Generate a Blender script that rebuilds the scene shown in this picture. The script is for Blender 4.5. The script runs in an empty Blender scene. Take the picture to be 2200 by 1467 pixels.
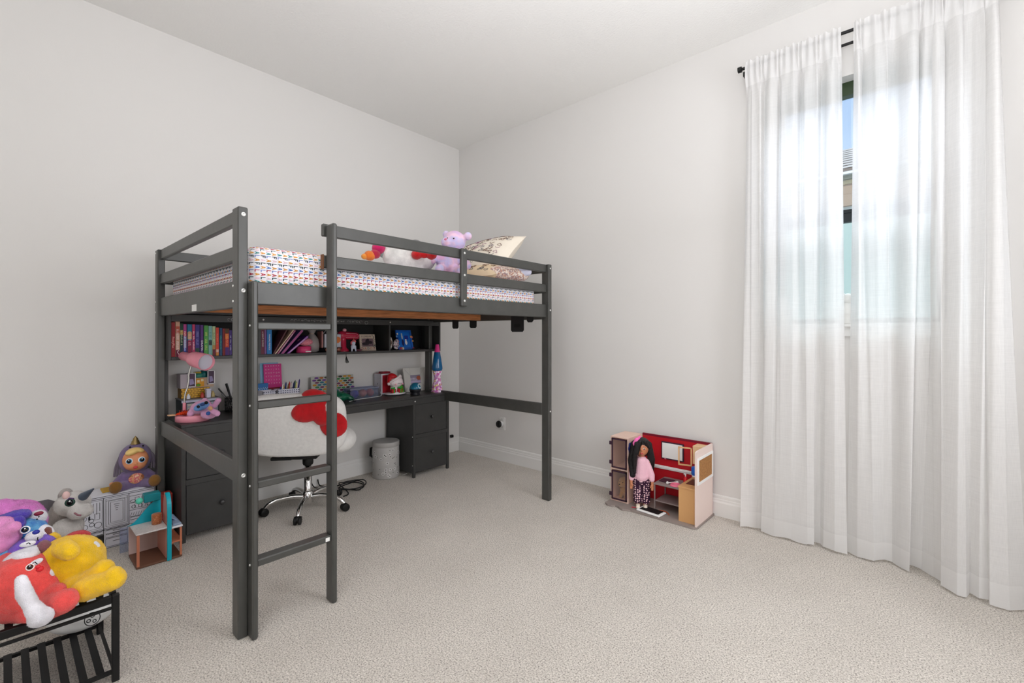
import bpy, bmesh, math, random
from mathutils import Vector, Matrix, Euler, noise
SC = bpy.context.scene
COL = SC.collection
PI = math.pi
rnd = random.Random(7)

# ------------------------------------------------------------ materials
def lin(c):
    if isinstance(c, str):
        c = tuple(int(c[i:i+2], 16) for i in (1, 3, 5))
    o = []
    for v in c[:3]:
        v = v / 255.0
        o.append(v / 12.92 if v <= 0.04045 else ((v + 0.055) / 1.055) ** 2.4)
    return (o[0], o[1], o[2], 1.0)

MC = {}
def mat(key, col, rough=0.6, metal=0.0, spec=0.4, var=0.0, vscale=8.0, bump=0.0, bscale=60.0, sheen=0.0, trans=0.0, ior=1.45, col2=None, detail=3.0, stretch=None):
    if key in MC:
        return MC[key]
    m = bpy.data.materials.new(key); m.use_nodes = True
    nt = m.node_tree; b = nt.nodes['Principled BSDF']
    b.inputs['Base Color'].default_value = lin(col)
    b.inputs['Roughness'].default_value = rough
    b.inputs['Metallic'].default_value = metal
    b.inputs['Specular IOR Level'].default_value = spec
    b.inputs['Sheen Weight'].default_value = sheen
    b.inputs['Transmission Weight'].default_value = trans
    b.inputs['IOR'].default_value = ior
    if var or bump or col2:
        tc = nt.nodes.new('ShaderNodeTexCoord'); src = tc.outputs['Object']
        if stretch:
            mp = nt.nodes.new('ShaderNodeMapping'); mp.inputs['Scale'].default_value = stretch
            nt.links.new(src, mp.inputs['Vector']); src = mp.outputs['Vector']
    if var or col2:
        n = nt.nodes.new('ShaderNodeTexNoise'); n.inputs['Scale'].default_value = vscale; n.inputs['Detail'].default_value = detail
        nt.links.new(src, n.inputs['Vector'])
        r = nt.nodes.new('ShaderNodeValToRGB'); c = lin(col)
        if col2:
            r.color_ramp.elements[0].color = c; r.color_ramp.elements[1].color = lin(col2)
            r.color_ramp.elements[0].position = 0.40; r.color_ramp.elements[1].position = 0.60
        else:
            r.color_ramp.elements[0].color = tuple(max(0, x * (1 - var)) for x in c[:3]) + (1,)
            r.color_ramp.elements[1].color = tuple(min(1, x * (1 + var)) for x in c[:3]) + (1,)
            r.color_ramp.elements[0].position = 0.3; r.color_ramp.elements[1].position = 0.7
        nt.links.new(n.outputs['Fac'], r.inputs['Fac']); nt.links.new(r.outputs['Color'], b.inputs['Base Color'])
    if bump:
        n2 = nt.nodes.new('ShaderNodeTexNoise'); n2.inputs['Scale'].default_value = bscale; n2.inputs['Detail'].default_value = 2.0
        nt.links.new(src, n2.inputs['Vector'])
        bp = nt.nodes.new('ShaderNodeBump'); bp.inputs['Strength'].default_value = bump; bp.inputs['Distance'].default_value = 0.004
        nt.links.new(n2.outputs['Fac'], bp.inputs['Height']); nt.links.new(bp.outputs['Normal'], b.inputs['Normal'])
    MC[key] = m
    return m

def fur(key, col, col2=None, vs=25.0):
    return mat(key, col, rough=0.95, spec=0.1, sheen=0.35, var=0.14, vscale=vs, bump=0.9, bscale=420.0, col2=col2)

def ramp_mat(key, cols, vscale, rough=0.9, bump=0.6, bscale=420, vor=False):
    if key in MC: return MC[key]
    m = mat(key, cols[0], rough=rough, spec=0.15, sheen=0.25, bump=bump, bscale=bscale, var=0.01)
    nt = m.node_tree; b = nt.nodes['Principled BSDF']
    tc = nt.nodes.new('ShaderNodeTexCoord')
    if vor:
        n = nt.nodes.new('ShaderNodeTexVoronoi'); n.inputs['Scale'].default_value = vscale
        sp = nt.nodes.new('ShaderNodeSeparateColor'); nt.links.new(n.outputs['Color'], sp.inputs['Color']); out = sp.outputs[0]
    else:
        n = nt.nodes.new('ShaderNodeTexNoise'); n.inputs['Scale'].default_value = vscale; n.inputs['Detail'].default_value = 2; out = n.outputs['Fac']
    nt.links.new(tc.outputs['Object'], n.inputs['Vector'])
    r = nt.nodes.new('ShaderNodeValToRGB'); el = r.color_ramp.elements
    k = len(cols)
    if vor: r.color_ramp.interpolation = 'CONSTANT'
    lo, hi = (0.0, 1.0) if vor else (0.3, 0.7)
    el[0].position = lo; el[0].color = lin(cols[0])
    el[1].position = hi if not vor else (k - 1) / k; el[1].color = lin(cols[-1])
    for i in range(1, k - 1):
        e = el.new(lo + (hi - lo) * (i / (k - 1) if not vor else i / k)); e.color = lin(cols[i])
    nt.links.new(out, r.inputs['Fac']); nt.links.new(r.outputs['Color'], b.inputs['Base Color'])
    return m

def glass_mat(key, tint, fac=0.06, rough=0.02, dens=0.0):
    if key in MC: return MC[key]
    m = bpy.data.materials.new(key); m.use_nodes = True; nt = m.node_tree
    nt.nodes.clear()
    o = nt.nodes.new('ShaderNodeOutputMaterial'); t = nt.nodes.new('ShaderNodeBsdfTransparent'); t.inputs['Color'].default_value = lin(tint)
    g = nt.nodes.new('ShaderNodeBsdfGlossy'); g.inputs['Roughness'].default_value = rough
    d = nt.nodes.new('ShaderNodeBsdfDiffuse'); d.inputs['Color'].default_value = lin(tint)
    x = nt.nodes.new('ShaderNodeMixShader'); x.inputs['Fac'].default_value = fac
    y = nt.nodes.new('ShaderNodeMixShader'); y.inputs['Fac'].default_value = dens
    nt.links.new(t.outputs[0], y.inputs[1]); nt.links.new(d.outputs[0], y.inputs[2])
    nt.links.new(y.outputs[0], x.inputs[1]); nt.links.new(g.outputs[0], x.inputs[2]); nt.links.new(x.outputs[0], o.inputs['Surface'])
    MC[key] = m
    return m

# ------------------------------------------------------------ mesh builder
class MB:
    def __init__(s, M=None):
        s.V = []; s.F = []; s.MI = []; s.SM = []; s.mi = 0; s.M = M
    def add(s, vs, fs, sm=False):
        k = len(s.V)
        for v in vs:
            v = Vector(v)
            s.V.append(s.M @ v if s.M else v)
        for f in fs:
            s.F.append([k + i for i in f]); s.MI.append(s.mi); s.SM.append(sm)
        return s
    def box(s, x0, x1, y0, y1, z0, z1, b=0.0, R=None):
        if x0 > x1: x0, x1 = x1, x0
        if y0 > y1: y0, y1 = y1, y0
        if z0 > z1: z0, z1 = z1, z0
        b = min(b, (x1-x0)*.45, (y1-y0)*.45, (z1-z0)*.45)
        c = Vector(((x0+x1)/2, (y0+y1)/2, (z0+z1)/2)); h = ((x1-x0)/2, (y1-y0)/2, (z1-z0)/2)
        vs = []; fs = []
        if b <= 0:
            for i in (-1, 1):
                for j in (-1, 1):
                    for k in (-1, 1): vs.append(Vector((i*h[0], j*h[1], k*h[2])))
            fs = [(0,1,3,2),(4,6,7,5),(0,4,5,1),(2,3,7,6),(0,2,6,4),(1,5,7,3)]
        else:
            idx = {}
            for i in (-1, 1):
                for j in (-1, 1):
                    for k in (-1, 1):
                        for a in range(3):
                            p = [i*h[0], j*h[1], k*h[2]]; sg = (i, j, k)
                            for q in range(3):
                                if q != a: p[q] -= sg[q]*b
                            idx[(i,j,k,a)] = len(vs); vs.append(Vector(p))
            for a in range(3):
                p, q = (a+1) % 3, (a+2) % 3
                for sa in (-1, 1):
                    f = []
                    for (sp, sq) in ((-1,-1),(1,-1),(1,1),(-1,1)):
                        t = [0,0,0]; t[a] = sa; t[p] = sp; t[q] = sq
                        f.append(idx[(t[0],t[1],t[2],a)])
                    fs.append(f if sa > 0 else f[::-1])
                for sp in (-1, 1):
                    for sq in (-1, 1):
                        t0 = [0,0,0]; t0[p] = sp; t0[q] = sq; t1 = list(t0); t0[a] = -1; t1[a] = 1
                        f = [idx[tuple(t0)+(p,)], idx[tuple(t1)+(p,)], idx[tuple(t1)+(q,)], idx[tuple(t0)+(q,)]]
                        fs.append(f if sp*sq < 0 else f[::-1])
            for i in (-1, 1):
                for j in (-1, 1):
                    for k in (-1, 1):
                        f = [idx[(i,j,k,0)], idx[(i,j,k,1)], idx[(i,j,k,2)]]
                        fs.append(f if i*j*k > 0 else f[::-1])
        if R: vs = [R @ v for v in vs]
        return s.add([v + c for v in vs], fs)
    def cyl(s, p0, p1, r0, r1=None, n=16, cap=True):
        p0, p1 = Vector(p0), Vector(p1); r1 = r0 if r1 is None else r1
        d = (p1 - p0).normalized(); u = d.orthogonal().normalized(); w = d.cross(u)
        vs = []
        for p, r in ((p0, r0), (p1, r1)):
            for i in range(n):
                a = 2*PI*i/n; vs.append(p + (u*math.cos(a) + w*math.sin(a))*r)
        s.add(vs, [(i, (i+1) % n, n+(i+1) % n, n+i) for i in range(n)], True)
        if cap:
            s.add(vs[:n], [tuple(range(n))[::-1]]); s.add(vs[n:], [tuple(range(n))])
        return s
    def tube(s, pts, r, n=8, closed=False):
        pts = [Vector(p) for p in pts]; m = len(pts)
        rr = r if isinstance(r, (list, tuple)) else [r]*m
        vs = []; u = None
        for i, p in enumerate(pts):
            a = pts[(i-1) % m] if (closed or i) else p; b = pts[(i+1) % m] if (closed or i < m-1) else p
            d = (b - a).normalized()
            u = d.orthogonal().normalized() if u is None else (u - d*u.dot(d)).normalized()
            w = d.cross(u)
            for k in range(n):
                t = 2*PI*k/n; vs.append(p + (u*math.cos(t) + w*math.sin(t))*rr[i])
        fs = []
        for i in range(m if closed else m-1):
            j = (i+1) % m
            for k in range(n):
                l = (k+1) % n; fs.append((i*n+k, i*n+l, j*n+l, j*n+k))
        s.add(vs, fs, True)
        if not closed:
            s.add(vs[:n], [tuple(range(n))[::-1]]); s.add(vs[-n:], [tuple(range(n))])
        return s
    def lathe(s, prof, at=(0,0,0), n=28, axis=None):
        at = Vector(at); Q = Vector((0,0,1)).rotation_difference(Vector(axis).normalized()).to_matrix() if axis else None
        vs = []
        for r, z in prof:
            for i in range(n):
                a = 2*PI*i/n; v = Vector((r*math.cos(a), r*math.sin(a), z))
                vs.append((Q @ v if Q else v) + at)
        fs = []
        for k in range(len(prof)-1):
            for i in range(n):
                j = (i+1) % n; fs.append((k*n+i, k*n+j, (k+1)*n+j, (k+1)*n+i))
        s.add(vs, fs, True)
        if prof[0][0] > 1e-5: s.add(vs[:n], [tuple(range(n))[::-1]])
        if prof[-1][0] > 1e-5: s.add(vs[-n:], [tuple(range(n))])
        return s
    def ell(s, c, r, rot=None, n=20, m=12):
        if not isinstance(r, (tuple, list)): r = (r, r, r)
        c = Vector(c); Q = Euler(rot).to_matrix() if rot else None
        vs = []; fs = []
        for k in range(m+1):
            t = PI*k/m
            for i in range(n):
                a = 2*PI*i/n; v = Vector((r[0]*math.sin(t)*math.cos(a), r[1]*math.sin(t)*math.sin(a), r[2]*math.cos(t)))
                vs.append((Q @ v if Q else v) + c)
        for k in range(m):
            for i in range(n):
                j = (i+1) % n; fs.append((k*n+i, (k+1)*n+i, (k+1)*n+j, k*n+j))
        return s.add(vs, fs, True)
    def prism(s, pts, d, T):            # 2-D outline extruded by d along the local Z of matrix T
        n = len(pts)
        vs = [T @ Vector((x, y, 0)) for x, y in pts] + [T @ Vector((x, y, d)) for x, y in pts]
        s.add(vs, [tuple(range(n))[::-1], tuple(range(n, 2*n))])
        return s.add(vs, [(i, (i+1) % n, n+(i+1) % n, n+i) for i in range(n)])
    def build(s, name, mats, parent=None, local=False, weld=False):
        me = bpy.data.meshes.new(name)
        me.from_pydata([tuple(v) for v in s.V], [], s.F)
        for m in (mats if isinstance(mats, (list, tuple)) else [mats]): me.materials.append(m)
        me.polygons.foreach_set('material_index', s.MI)
        me.polygons.foreach_set('use_smooth', s.SM)
        if weld:
            bm = bmesh.new(); bm.from_mesh(me); bmesh.ops.remove_doubles(bm, verts=bm.verts, dist=1e-5)
            bmesh.ops.recalc_face_normals(bm, faces=bm.faces); bm.to_mesh(me); bm.free()
        me.update()
        return link(bpy.data.objects.new(name, me), parent, local)

WM = {}
def wm(o):
    if o is None: return Matrix.Identity(4)
    if o.name not in WM:
        WM[o.name] = wm(o.parent) @ o.matrix_parent_inverse @ o.matrix_basis
    return WM[o.name]
def link(o, parent=None, local=False):
    COL.objects.link(o)
    if parent:
        o.parent = parent
        o.matrix_parent_inverse = Matrix.Identity(4) if local else wm(parent).inverted()
    return o
def tag(o, label, cat=None, group=None, kind=None):
    if label: o['label'] = label
    if cat: o['category'] = cat
    if group: o['group'] = group
    if kind: o['kind'] = kind
    return o
def thing(name, label, cat, loc=(0,0,0), rz=0.0, group=None):
    o = bpy.data.objects.new(name, None); o.empty_display_size = 0.05
    o.location = loc; o.rotation_euler = (0, 0, rz); COL.objects.link(o)
    return tag(o, label, cat, group)
def structure(o):
    o['kind'] = 'structure'; return o
def copy_tree(src, loc, rz=None, label=None):
    r = src.copy(); COL.objects.link(r); r.location = loc
    if rz is not None: r.rotation_euler = (0, 0, rz)
    if label: r['label'] = label
    for ch in list(src.children):
        c = ch.copy(); COL.objects.link(c); c.parent = r
        for g in list(ch.children):
            d = g.copy(); COL.objects.link(d); d.parent = c
    return r

FX = Matrix(((0,0,1,0),(1,0,0,0),(0,1,0,0),(0,0,0,1)))       # drawn on a face that looks to +x: u -> +y, v -> +z
FY = Matrix(((1,0,0,0),(0,0,-1,0),(0,1,0,0),(0,0,0,1)))      # a face that looks to -y: u -> +x, v -> +z
SP = Matrix(((0,0,1,0),(0,1,0,0),(-1,0,0,0),(0,0,0,1)))      # book spine: reads downwards
def at(M, p): return Matrix.Translation(Vector(p)) @ M
def text_mesh(sx, size, T, ext=0.0004, sq=1.0):
    cu = bpy.data.curves.new('lettering', 'FONT'); cu.body = sx; cu.size = size; cu.extrude = ext
    cu.align_x = 'CENTER'; cu.align_y = 'CENTER'; cu.resolution_u = 3
    o = bpy.data.objects.new('lettering', cu); COL.objects.link(o)
    dg = bpy.context.evaluated_depsgraph_get()
    me = bpy.data.meshes.new_from_object(o.evaluated_get(dg))
    bpy.data.objects.remove(o); bpy.data.curves.remove(cu)
    me.transform(T @ Matrix.Diagonal((sq, 1, 1, 1)))
    return me
def text(sx, size, T, m, parent, name='lettering', local=False, sq=1.0):
    me = text_mesh(sx, size, T, sq=sq); me.name = name
    me.materials.clear(); me.materials.append(m)
    return link(bpy.data.objects.new(name, me), parent, local)

def plush(name, blobs, m, parent=None, vox=0.005, it=4, fuzz=0.0012, local=False):
    mb = MB()
    for b in blobs:
        if b[0] == 'e': mb.ell(b[1], b[2], b[3] if len(b) > 3 else None, 18, 12)
        else:
            p0, p1 = Vector(b[1]), Vector(b[2]); k = 7
            for i in range(k):
                t = i/(k-1); mb.ell(p0.lerp(p1, t), b[3]+(b[4]-b[3])*t, None, 14, 8)
    o = mb.build(name, m)
    md = o.modifiers.new('r', 'REMESH'); md.mode = 'VOXEL'; md.voxel_size = vox; md.use_smooth_shade = True
    if it:
        sm = o.modifiers.new('s', 'SMOOTH'); sm.iterations = it; sm.factor = 0.5
    dg = bpy.context.evaluated_depsgraph_get()
    me = bpy.data.meshes.new_from_object(o.evaluated_get(dg)); me.name = name
    bpy.data.objects.remove(o)
    if fuzz:
        nv = [v.normal.copy() for v in me.vertices]
        for v, n in zip(me.vertices, nv):
            v.co += n * fuzz * (noise.noise(v.co*110) + 0.6*noise.noise(v.co*300))*.75
    for p in me.polygons: p.use_smooth = True
    me.materials.clear()
    for q in (m if isinstance(m, list) else [m]): me.materials.append(q)
    return link(bpy.data.objects.new(name, me), parent, local)
def strands(o, n, length, seed=1, rough=.35):
    """short pile grown on a plush body"""
    md = o.modifiers.new('pile', 'PARTICLE_SYSTEM'); ps = o.particle_systems[-1]; ps.seed = seed; st = ps.settings
    st.type = 'HAIR'; st.count = n; st.hair_length = length; st.hair_step = 2; st.render_step = 2; st.display_step = 2
    st.use_advanced_hair = True; st.factor_random = length*.35; st.brownian_factor = 0; st.length_random = .5
    st.root_radius = .45; st.tip_radius = .12; st.radius_scale = .0011; st.use_close_tip = True; st.material = 1
def smooth_arc(c, r, a0, a1, n):
    return [(c[0]+r*math.cos(a0+(a1-a0)*i/n), c[1]+r*math.sin(a0+(a1-a0)*i/n)) for i in range(n+1)]

# ------------------------------------------------------------ shared materials
M_wall = mat('painted_wall', (219,217,214), rough=0.9, spec=0.15, bump=0.06, bscale=170)
M_ceil = mat('orange_peel_ceiling', (236,235,232), rough=0.92, spec=0.1, bump=0.55, bscale=80)
M_trim = mat('white_trim', (228,227,224), rough=0.45)
M_grey = mat('grey_painted_wood', (68,68,65), rough=0.36, spec=0.6, var=0.10, vscale=14, bump=0.05, bscale=60, stretch=(1,1,1))
M_desk = mat('dark_grey_desk', (58,58,57), rough=0.4, spec=0.45, var=0.08, vscale=12)
M_back = mat('dark_back_panel', (34,34,34), rough=0.6)
M_white = mat('white_plain', (238,238,236), rough=0.5)
M_black = mat('black_plastic', (18,18,18), rough=0.45)
M_bmetal = mat('black_metal', (22,22,22), rough=0.5, metal=0.2)
M_steel = mat('bolt_steel', (225,225,222), rough=0.3, metal=0.6)
M_chrome = mat('chrome', (225,225,225), rough=0.08, metal=1.0)
M_dark = mat('near_black', (10,10,12), rough=0.6)
# ============================================================ ROOM
RX, RY, H = 4.7, -4.7, 3.05
fl = MB().box(-0.15, RX+.15, RY-.15, 0.15, -0.12, 0.0)
def carpet():
    m = bpy.data.materials.new('beige_carpet'); m.use_nodes = True; nt = m.node_tree; b = nt.nodes['Principled BSDF']
    L = nt.links.new; N = nt.nodes.new
    tc = N('ShaderNodeTexCoord')
    n1 = N('ShaderNodeTexNoise'); n1.inputs['Scale'].default_value = 170; n1.inputs['Detail'].default_value = 3; n1.inputs['Roughness'].default_value = 0.75
    n2 = N('ShaderNodeTexNoise'); n2.inputs['Scale'].default_value = 2.6; n2.inputs['Detail'].default_value = 3
    n3 = N('ShaderNodeTexNoise'); n3.inputs['Scale'].default_value = 26; n3.inputs['Detail'].default_value = 2
    for n in (n1, n2, n3): L(tc.outputs['Object'], n.inputs['Vector'])
    r = N('ShaderNodeValToRGB'); e = r.color_ramp.elements
    e[0].position = 0.32; e[0].color = lin((94,86,77)); e[1].position = 0.64; e[1].color = lin((250,243,234))
    k = e.new(0.45); k.color = lin((206,198,187))
    L(n1.outputs['Fac'], r.inputs['Fac'])
    mx = N('ShaderNodeMix'); mx.data_type = 'RGBA'; mx.blend_type = 'MULTIPLY'; mx.inputs[0].default_value = 1.0
    r2 = N('ShaderNodeValToRGB'); r2.color_ramp.elements[0].position = 0.3; r2.color_ramp.elements[0].color = (.86,.855,.85,1)
    r2.color_ramp.elements[1].position = 0.7; r2.color_ramp.elements[1].color = (1,1,1,1)
    ad = N('ShaderNodeMath'); ad.operation = 'MULTIPLY_ADD'; ad.inputs[1].default_value = 0.4
    L(n3.outputs['Fac'], ad.inputs[0]); 
    sc = N('ShaderNodeMath'); sc.operation = 'MULTIPLY'; sc.inputs[1].default_value = 0.6
    L(n2.outputs['Fac'], sc.inputs[0]); L(sc.outputs[0], ad.inputs[2])
    L(ad.outputs[0], r2.inputs['Fac'])
    L(r.outputs['Color'], mx.inputs[6]); L(r2.outputs['Color'], mx.inputs[7]); L(mx.outputs[2], b.inputs['Base Color'])
    bp = N('ShaderNodeBump'); bp.inputs['Strength'].default_value = 0.8; bp.inputs['Distance'].default_value = 0.01
    L(n1.outputs['Fac'], bp.inputs['Height']); L(bp.outputs['Normal'], b.inputs['Normal'])
    b.inputs['Roughness'].default_value = 1.0; b.inputs['Specular IOR Level'].default_value = 0.05
    b.inputs['Sheen Weight'].default_value = 0.15
    return m
structure(tag(fl.build('floor', carpet()), 'beige cut-pile carpet floor', 'floor'))
structure(tag(MB().box(-0.15, RX+.15, RY-.15, 0.15, H, H+.12).build('ceiling', M_ceil), 'white orange-peel textured ceiling', 'ceiling'))
structure(tag(MB().box(-0.15, 0, RY-.15, 0.15, -.02, H+.02).build('wall_left', M_wall), 'pale grey wall behind the loft bed', 'wall'))
WX0, WX1, WZ0, WZ1 = 2.845, 3.60, 1.235, 2.60
w = MB()
w.box(0, WX0, 0, .15, -.02, H+.02); w.box(WX1, RX+.15, 0, .15, -.02, H+.02)
w.box(WX0, WX1, 0, .15, -.02, WZ0); w.box(WX0, WX1, 0, .15, WZ1, H+.02)
structure(tag(w.build('wall_right', M_wall, weld=False), 'pale grey wall with the curtained window', 'wall'))
structure(tag(MB().box(RX, RX+.15, RY-.15, 0, -.02, H+.02).build('wall_side', M_wall), 'plain wall beside the camera', 'wall'))
structure(tag(MB().box(0, RX, RY-.15, RY, -.02, H+.02).build('wall_back', M_wall), 'plain wall behind the camera', 'wall'))
# baseboards: stepped profile
BP = [(0,0),(.016,0),(.016,.088),(.011,.098),(.011,.108),(.008,.112),(.008,.128),(.004,.134),(0,.136)]
def board(n, T, length, label):
    mb = MB(); mb.prism(BP, length, T); structure(tag(mb.build(n, M_trim), label, 'baseboard'))
board('baseboard_right', Matrix(((0,0,1,0.016),(-1,0,0,0),(0,1,0,0),(0,0,0,1))), RX-.016, 'white stepped baseboard under the window wall')
board('baseboard_left', Matrix(((1,0,0,0),(0,0,1,RY),(0,1,0,0),(0,0,0,1))), -RY, 'white stepped baseboard behind the desk')

# window
wt = structure(tag(thing('window_1', 'dark framed sash window behind sheer curtains', 'window', (WX0, .1, WZ0)), None))
M_wf = mat('bronze_window_frame', (26,32,34), rough=0.4)
M_sash = mat('dark_green_bronze_head', (52,68,44), rough=0.4)
f = MB(); f.box(WX0, WX0+.035, .085, .135, WZ0, WZ1); f.box(WX1-.035, WX1, .085, .135, WZ0, WZ1); f.box(WX0, WX1, .085, .135, WZ0, WZ0+.03)
structure(f.build('frame', M_wf, wt))
structure(MB().box(WX0, WX1, .08, .135, WZ1-.075, WZ1).build('head_rail', M_sash, wt))
structure(MB().box(WX0+.03, WX1-.03, .088, .13, 1.812, 1.882).box(WX0+.03, WX1-.03, .08, .09, 1.862, 1.870).build('meeting_rail', M_wf, wt))
structure(MB().box(WX0+.03, WX1-.03, .112, .116, 1.88, WZ1-.05).build('upper_pane', glass_mat('clear_pane', (250,253,255)), wt))
structure(MB().box(WX0+.03, WX1-.03, .102, .106, WZ0+.02, 1.82).build('lower_pane', glass_mat('tinted_pane', (232,242,240), 0.06), wt))
structure(MB().box(WX0-.05, WX1+.05, -.045, .085, WZ0-.02, WZ0, b=.004).box(WX0-.03, WX1+.03, -.018, 0, WZ0-.07, WZ0-.02).build('sill', M_trim, wt))
# little ornaments on the sill, seen as pale shapes through the curtain
M_por = mat('white_porcelain', (225,224,220), rough=0.3)
def ornament(x, h, label):
    t = thing('sill_ornament', label, 'ornament', (x, -.01, WZ0), group='white figures on the window sill')
    MB().lathe([(.035,0),(.038,.006),(.03,.02),(.042,.05),(.045,.08),(.03,.105),(.018,.115)], (x,-.01,WZ0)).build('body', M_por, t)
    MB().ell((x,-.01,WZ0+h-.032), (.03,.028,.032)).ell((x-.02,-.01,WZ0+h-.01), .012).ell((x+.02,-.01,WZ0+h-.01), .012).build('head', M_por, t)
ornament(2.90, .165, 'white figure on the sill behind the left curtain')
ornament(3.205, .165, 'white figure on the sill in the gap between the curtains')

# neighbouring house outside
nh = thing('neighbour_house', 'tan house with brown tile roof seen through the curtain gap', 'house', (2.8, 4.0, 0))
M_hw = mat('stucco_pale', (222,226,218), rough=0.9)
M_band = mat('tan_siding', (176,150,124), rough=0.85, var=.06)
M_fas = mat('cream_fascia', (226,206,160), rough=0.8)
MB().box(-3, 8, 4.0, 4.3, -.1, 2.90).build('wall', M_hw, nh)
MB().box(-3, 8, 3.94, 4.3, 2.78, 2.925).box(-3, 8, 3.955, 4.3, 2.93, 3.05).build('siding_band', M_band, nh)
MB().box(-3, 8, 3.93, 4.3, 3.05, 3.10).build('fascia', M_fas, nh)
MB().box(-3, 8, 3.86, 3.95, 3.095, 3.145).build('soffit_board', mat('soffit_green', (128,132,112), rough=.8), nh)
MB().box(-3, 8, 3.80, 3.92, 3.14, 3.17).build('gutter', M_white, nh)
rf = MB(); M_tile = mat('roof_tile', (122,106,92), rough=.9, var=.25, vscale=9); M_tedge = mat('tile_edge', (214,206,196), rough=.9)
for k in range(9):
    y0 = 3.83 + k*.19; z0 = 3.17 + k*.088
    rf.mi = 0; rf.box(-3, 8, y0, y0+.26, z0, z0+.062)
    rf.mi = 1; rf.box(-3, 8, y0-.012, y0+.02, z0+.052, z0+.072)
rf.build('roof', [M_tile, M_tedge], nh)
structure(tag(MB().box(-6, 12, .16, 12, -.3, -.2).build('ground', mat('lawn', (150,152,132), rough=1, var=.15)), 'unseen plain ground added outside to bounce daylight', 'ground'))  # out of view, added to throw light back up at the window

# ============================================================ CURTAINS
def curtain_mat():
    m = bpy.data.materials.new('sheer_white_fabric'); m.use_nodes = True; nt = m.node_tree; nt.nodes.clear(); L = nt.links.new; N = nt.nodes.new
    o = N('ShaderNodeOutputMaterial'); d = N('ShaderNodeBsdfDiffuse'); t = N('ShaderNodeBsdfTranslucent'); tr = N('ShaderNodeBsdfTransparent')
    d.inputs['Color'].default_value = lin((242,241,240)); t.inputs['Color'].default_value = lin((243,243,242))
    a = N('ShaderNodeMixShader'); a.inputs[0].default_value = 0.45; L(d.outputs[0], a.inputs[1]); L(t.outputs[0], a.inputs[2])
    tc = N('ShaderNodeTexCoord'); sx = N('ShaderNodeSeparateXYZ'); L(tc.outputs['Object'], sx.inputs[0])
    # linen weave: threads of uneven thickness
    w1 = N('ShaderNodeTexNoise'); w1.noise_dimensions = '3D'; w1.inputs['Scale'].default_value = 1; w1.inputs['Detail'].default_value = 2
    mp = N('ShaderNodeMapping'); mp.inputs['Scale'].default_value = (400, 400, 9); L(tc.outputs['Object'], mp.inputs[0]); L(mp.outputs[0], w1.inputs['Vector'])
    w2 = N('ShaderNodeTexNoise'); w2.inputs['Scale'].default_value = 1; w2.inputs['Detail'].default_value = 2
    mp2 = N('ShaderNodeMapping'); mp2.inputs['Scale'].default_value = (14, 14, 420); L(tc.outputs['Object'], mp2.inputs[0]); L(mp2.outputs[0], w2.inputs['Vector'])
    s = N('ShaderNodeMath'); s.operation = 'ADD'; L(w1.outputs['Fac'], s.inputs[0]); L(w2.outputs['Fac'], s.inputs[1])
    mr = N('ShaderNodeMapRange'); mr.inputs[1].default_value = 0.7; mr.inputs[2].default_value = 1.3; mr.inputs[3].default_value = 0.085; mr.inputs[4].default_value = 0.165
    L(s.outputs[0], mr.inputs[0])
    # doubled fabric in the hem and the rod pocket lets less through
    def step(edge, gt):
        q = N('ShaderNodeMath'); q.operation = 'GREATER_THAN' if gt else 'LESS_THAN'; q.inputs[1].default_value = edge; L(sx.outputs['Z'], q.inputs[0]); return q
    h = step(0.105, False); p = step(2.665, True)
    q = N('ShaderNodeMath'); q.operation = 'MAXIMUM'; L(h.outputs[0], q.inputs[0]); L(p.outputs[0], q.inputs[1])
    k = N('ShaderNodeMath'); k.operation = 'MULTIPLY_ADD'; k.inputs[1].default_value = -0.7; k.inputs[2].default_value = 1.0; L(q.outputs[0], k.inputs[0])
    fa = N('ShaderNodeMath'); fa.operation = 'MULTIPLY'; L(mr.outputs[0], fa.inputs[0]); L(k.outputs[0], fa.inputs[1])
    b = N('ShaderNodeMixShader'); L(fa.outputs[0], b.inputs[0]); L(a.outputs[0], b.inputs[1]); L(tr.outputs[0], b.inputs[2])
    L(b.outputs[0], o.inputs['Surface'])
    return m
M_cur = curtain_mat()
def interp(poly, u):
    n = len(poly)
    for i in range(n-1):
        if u <= poly[i+1][0] or i == n-2:
            a, b = poly[i], poly[i+1]
            t = (u-a[0])/(b[0]-a[0]); t = max(0, min(1, t)); t = t*t*(3-2*t)
            return [a[k]+(b[k]-a[k])*t for k in range(1, len(a))]
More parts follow.
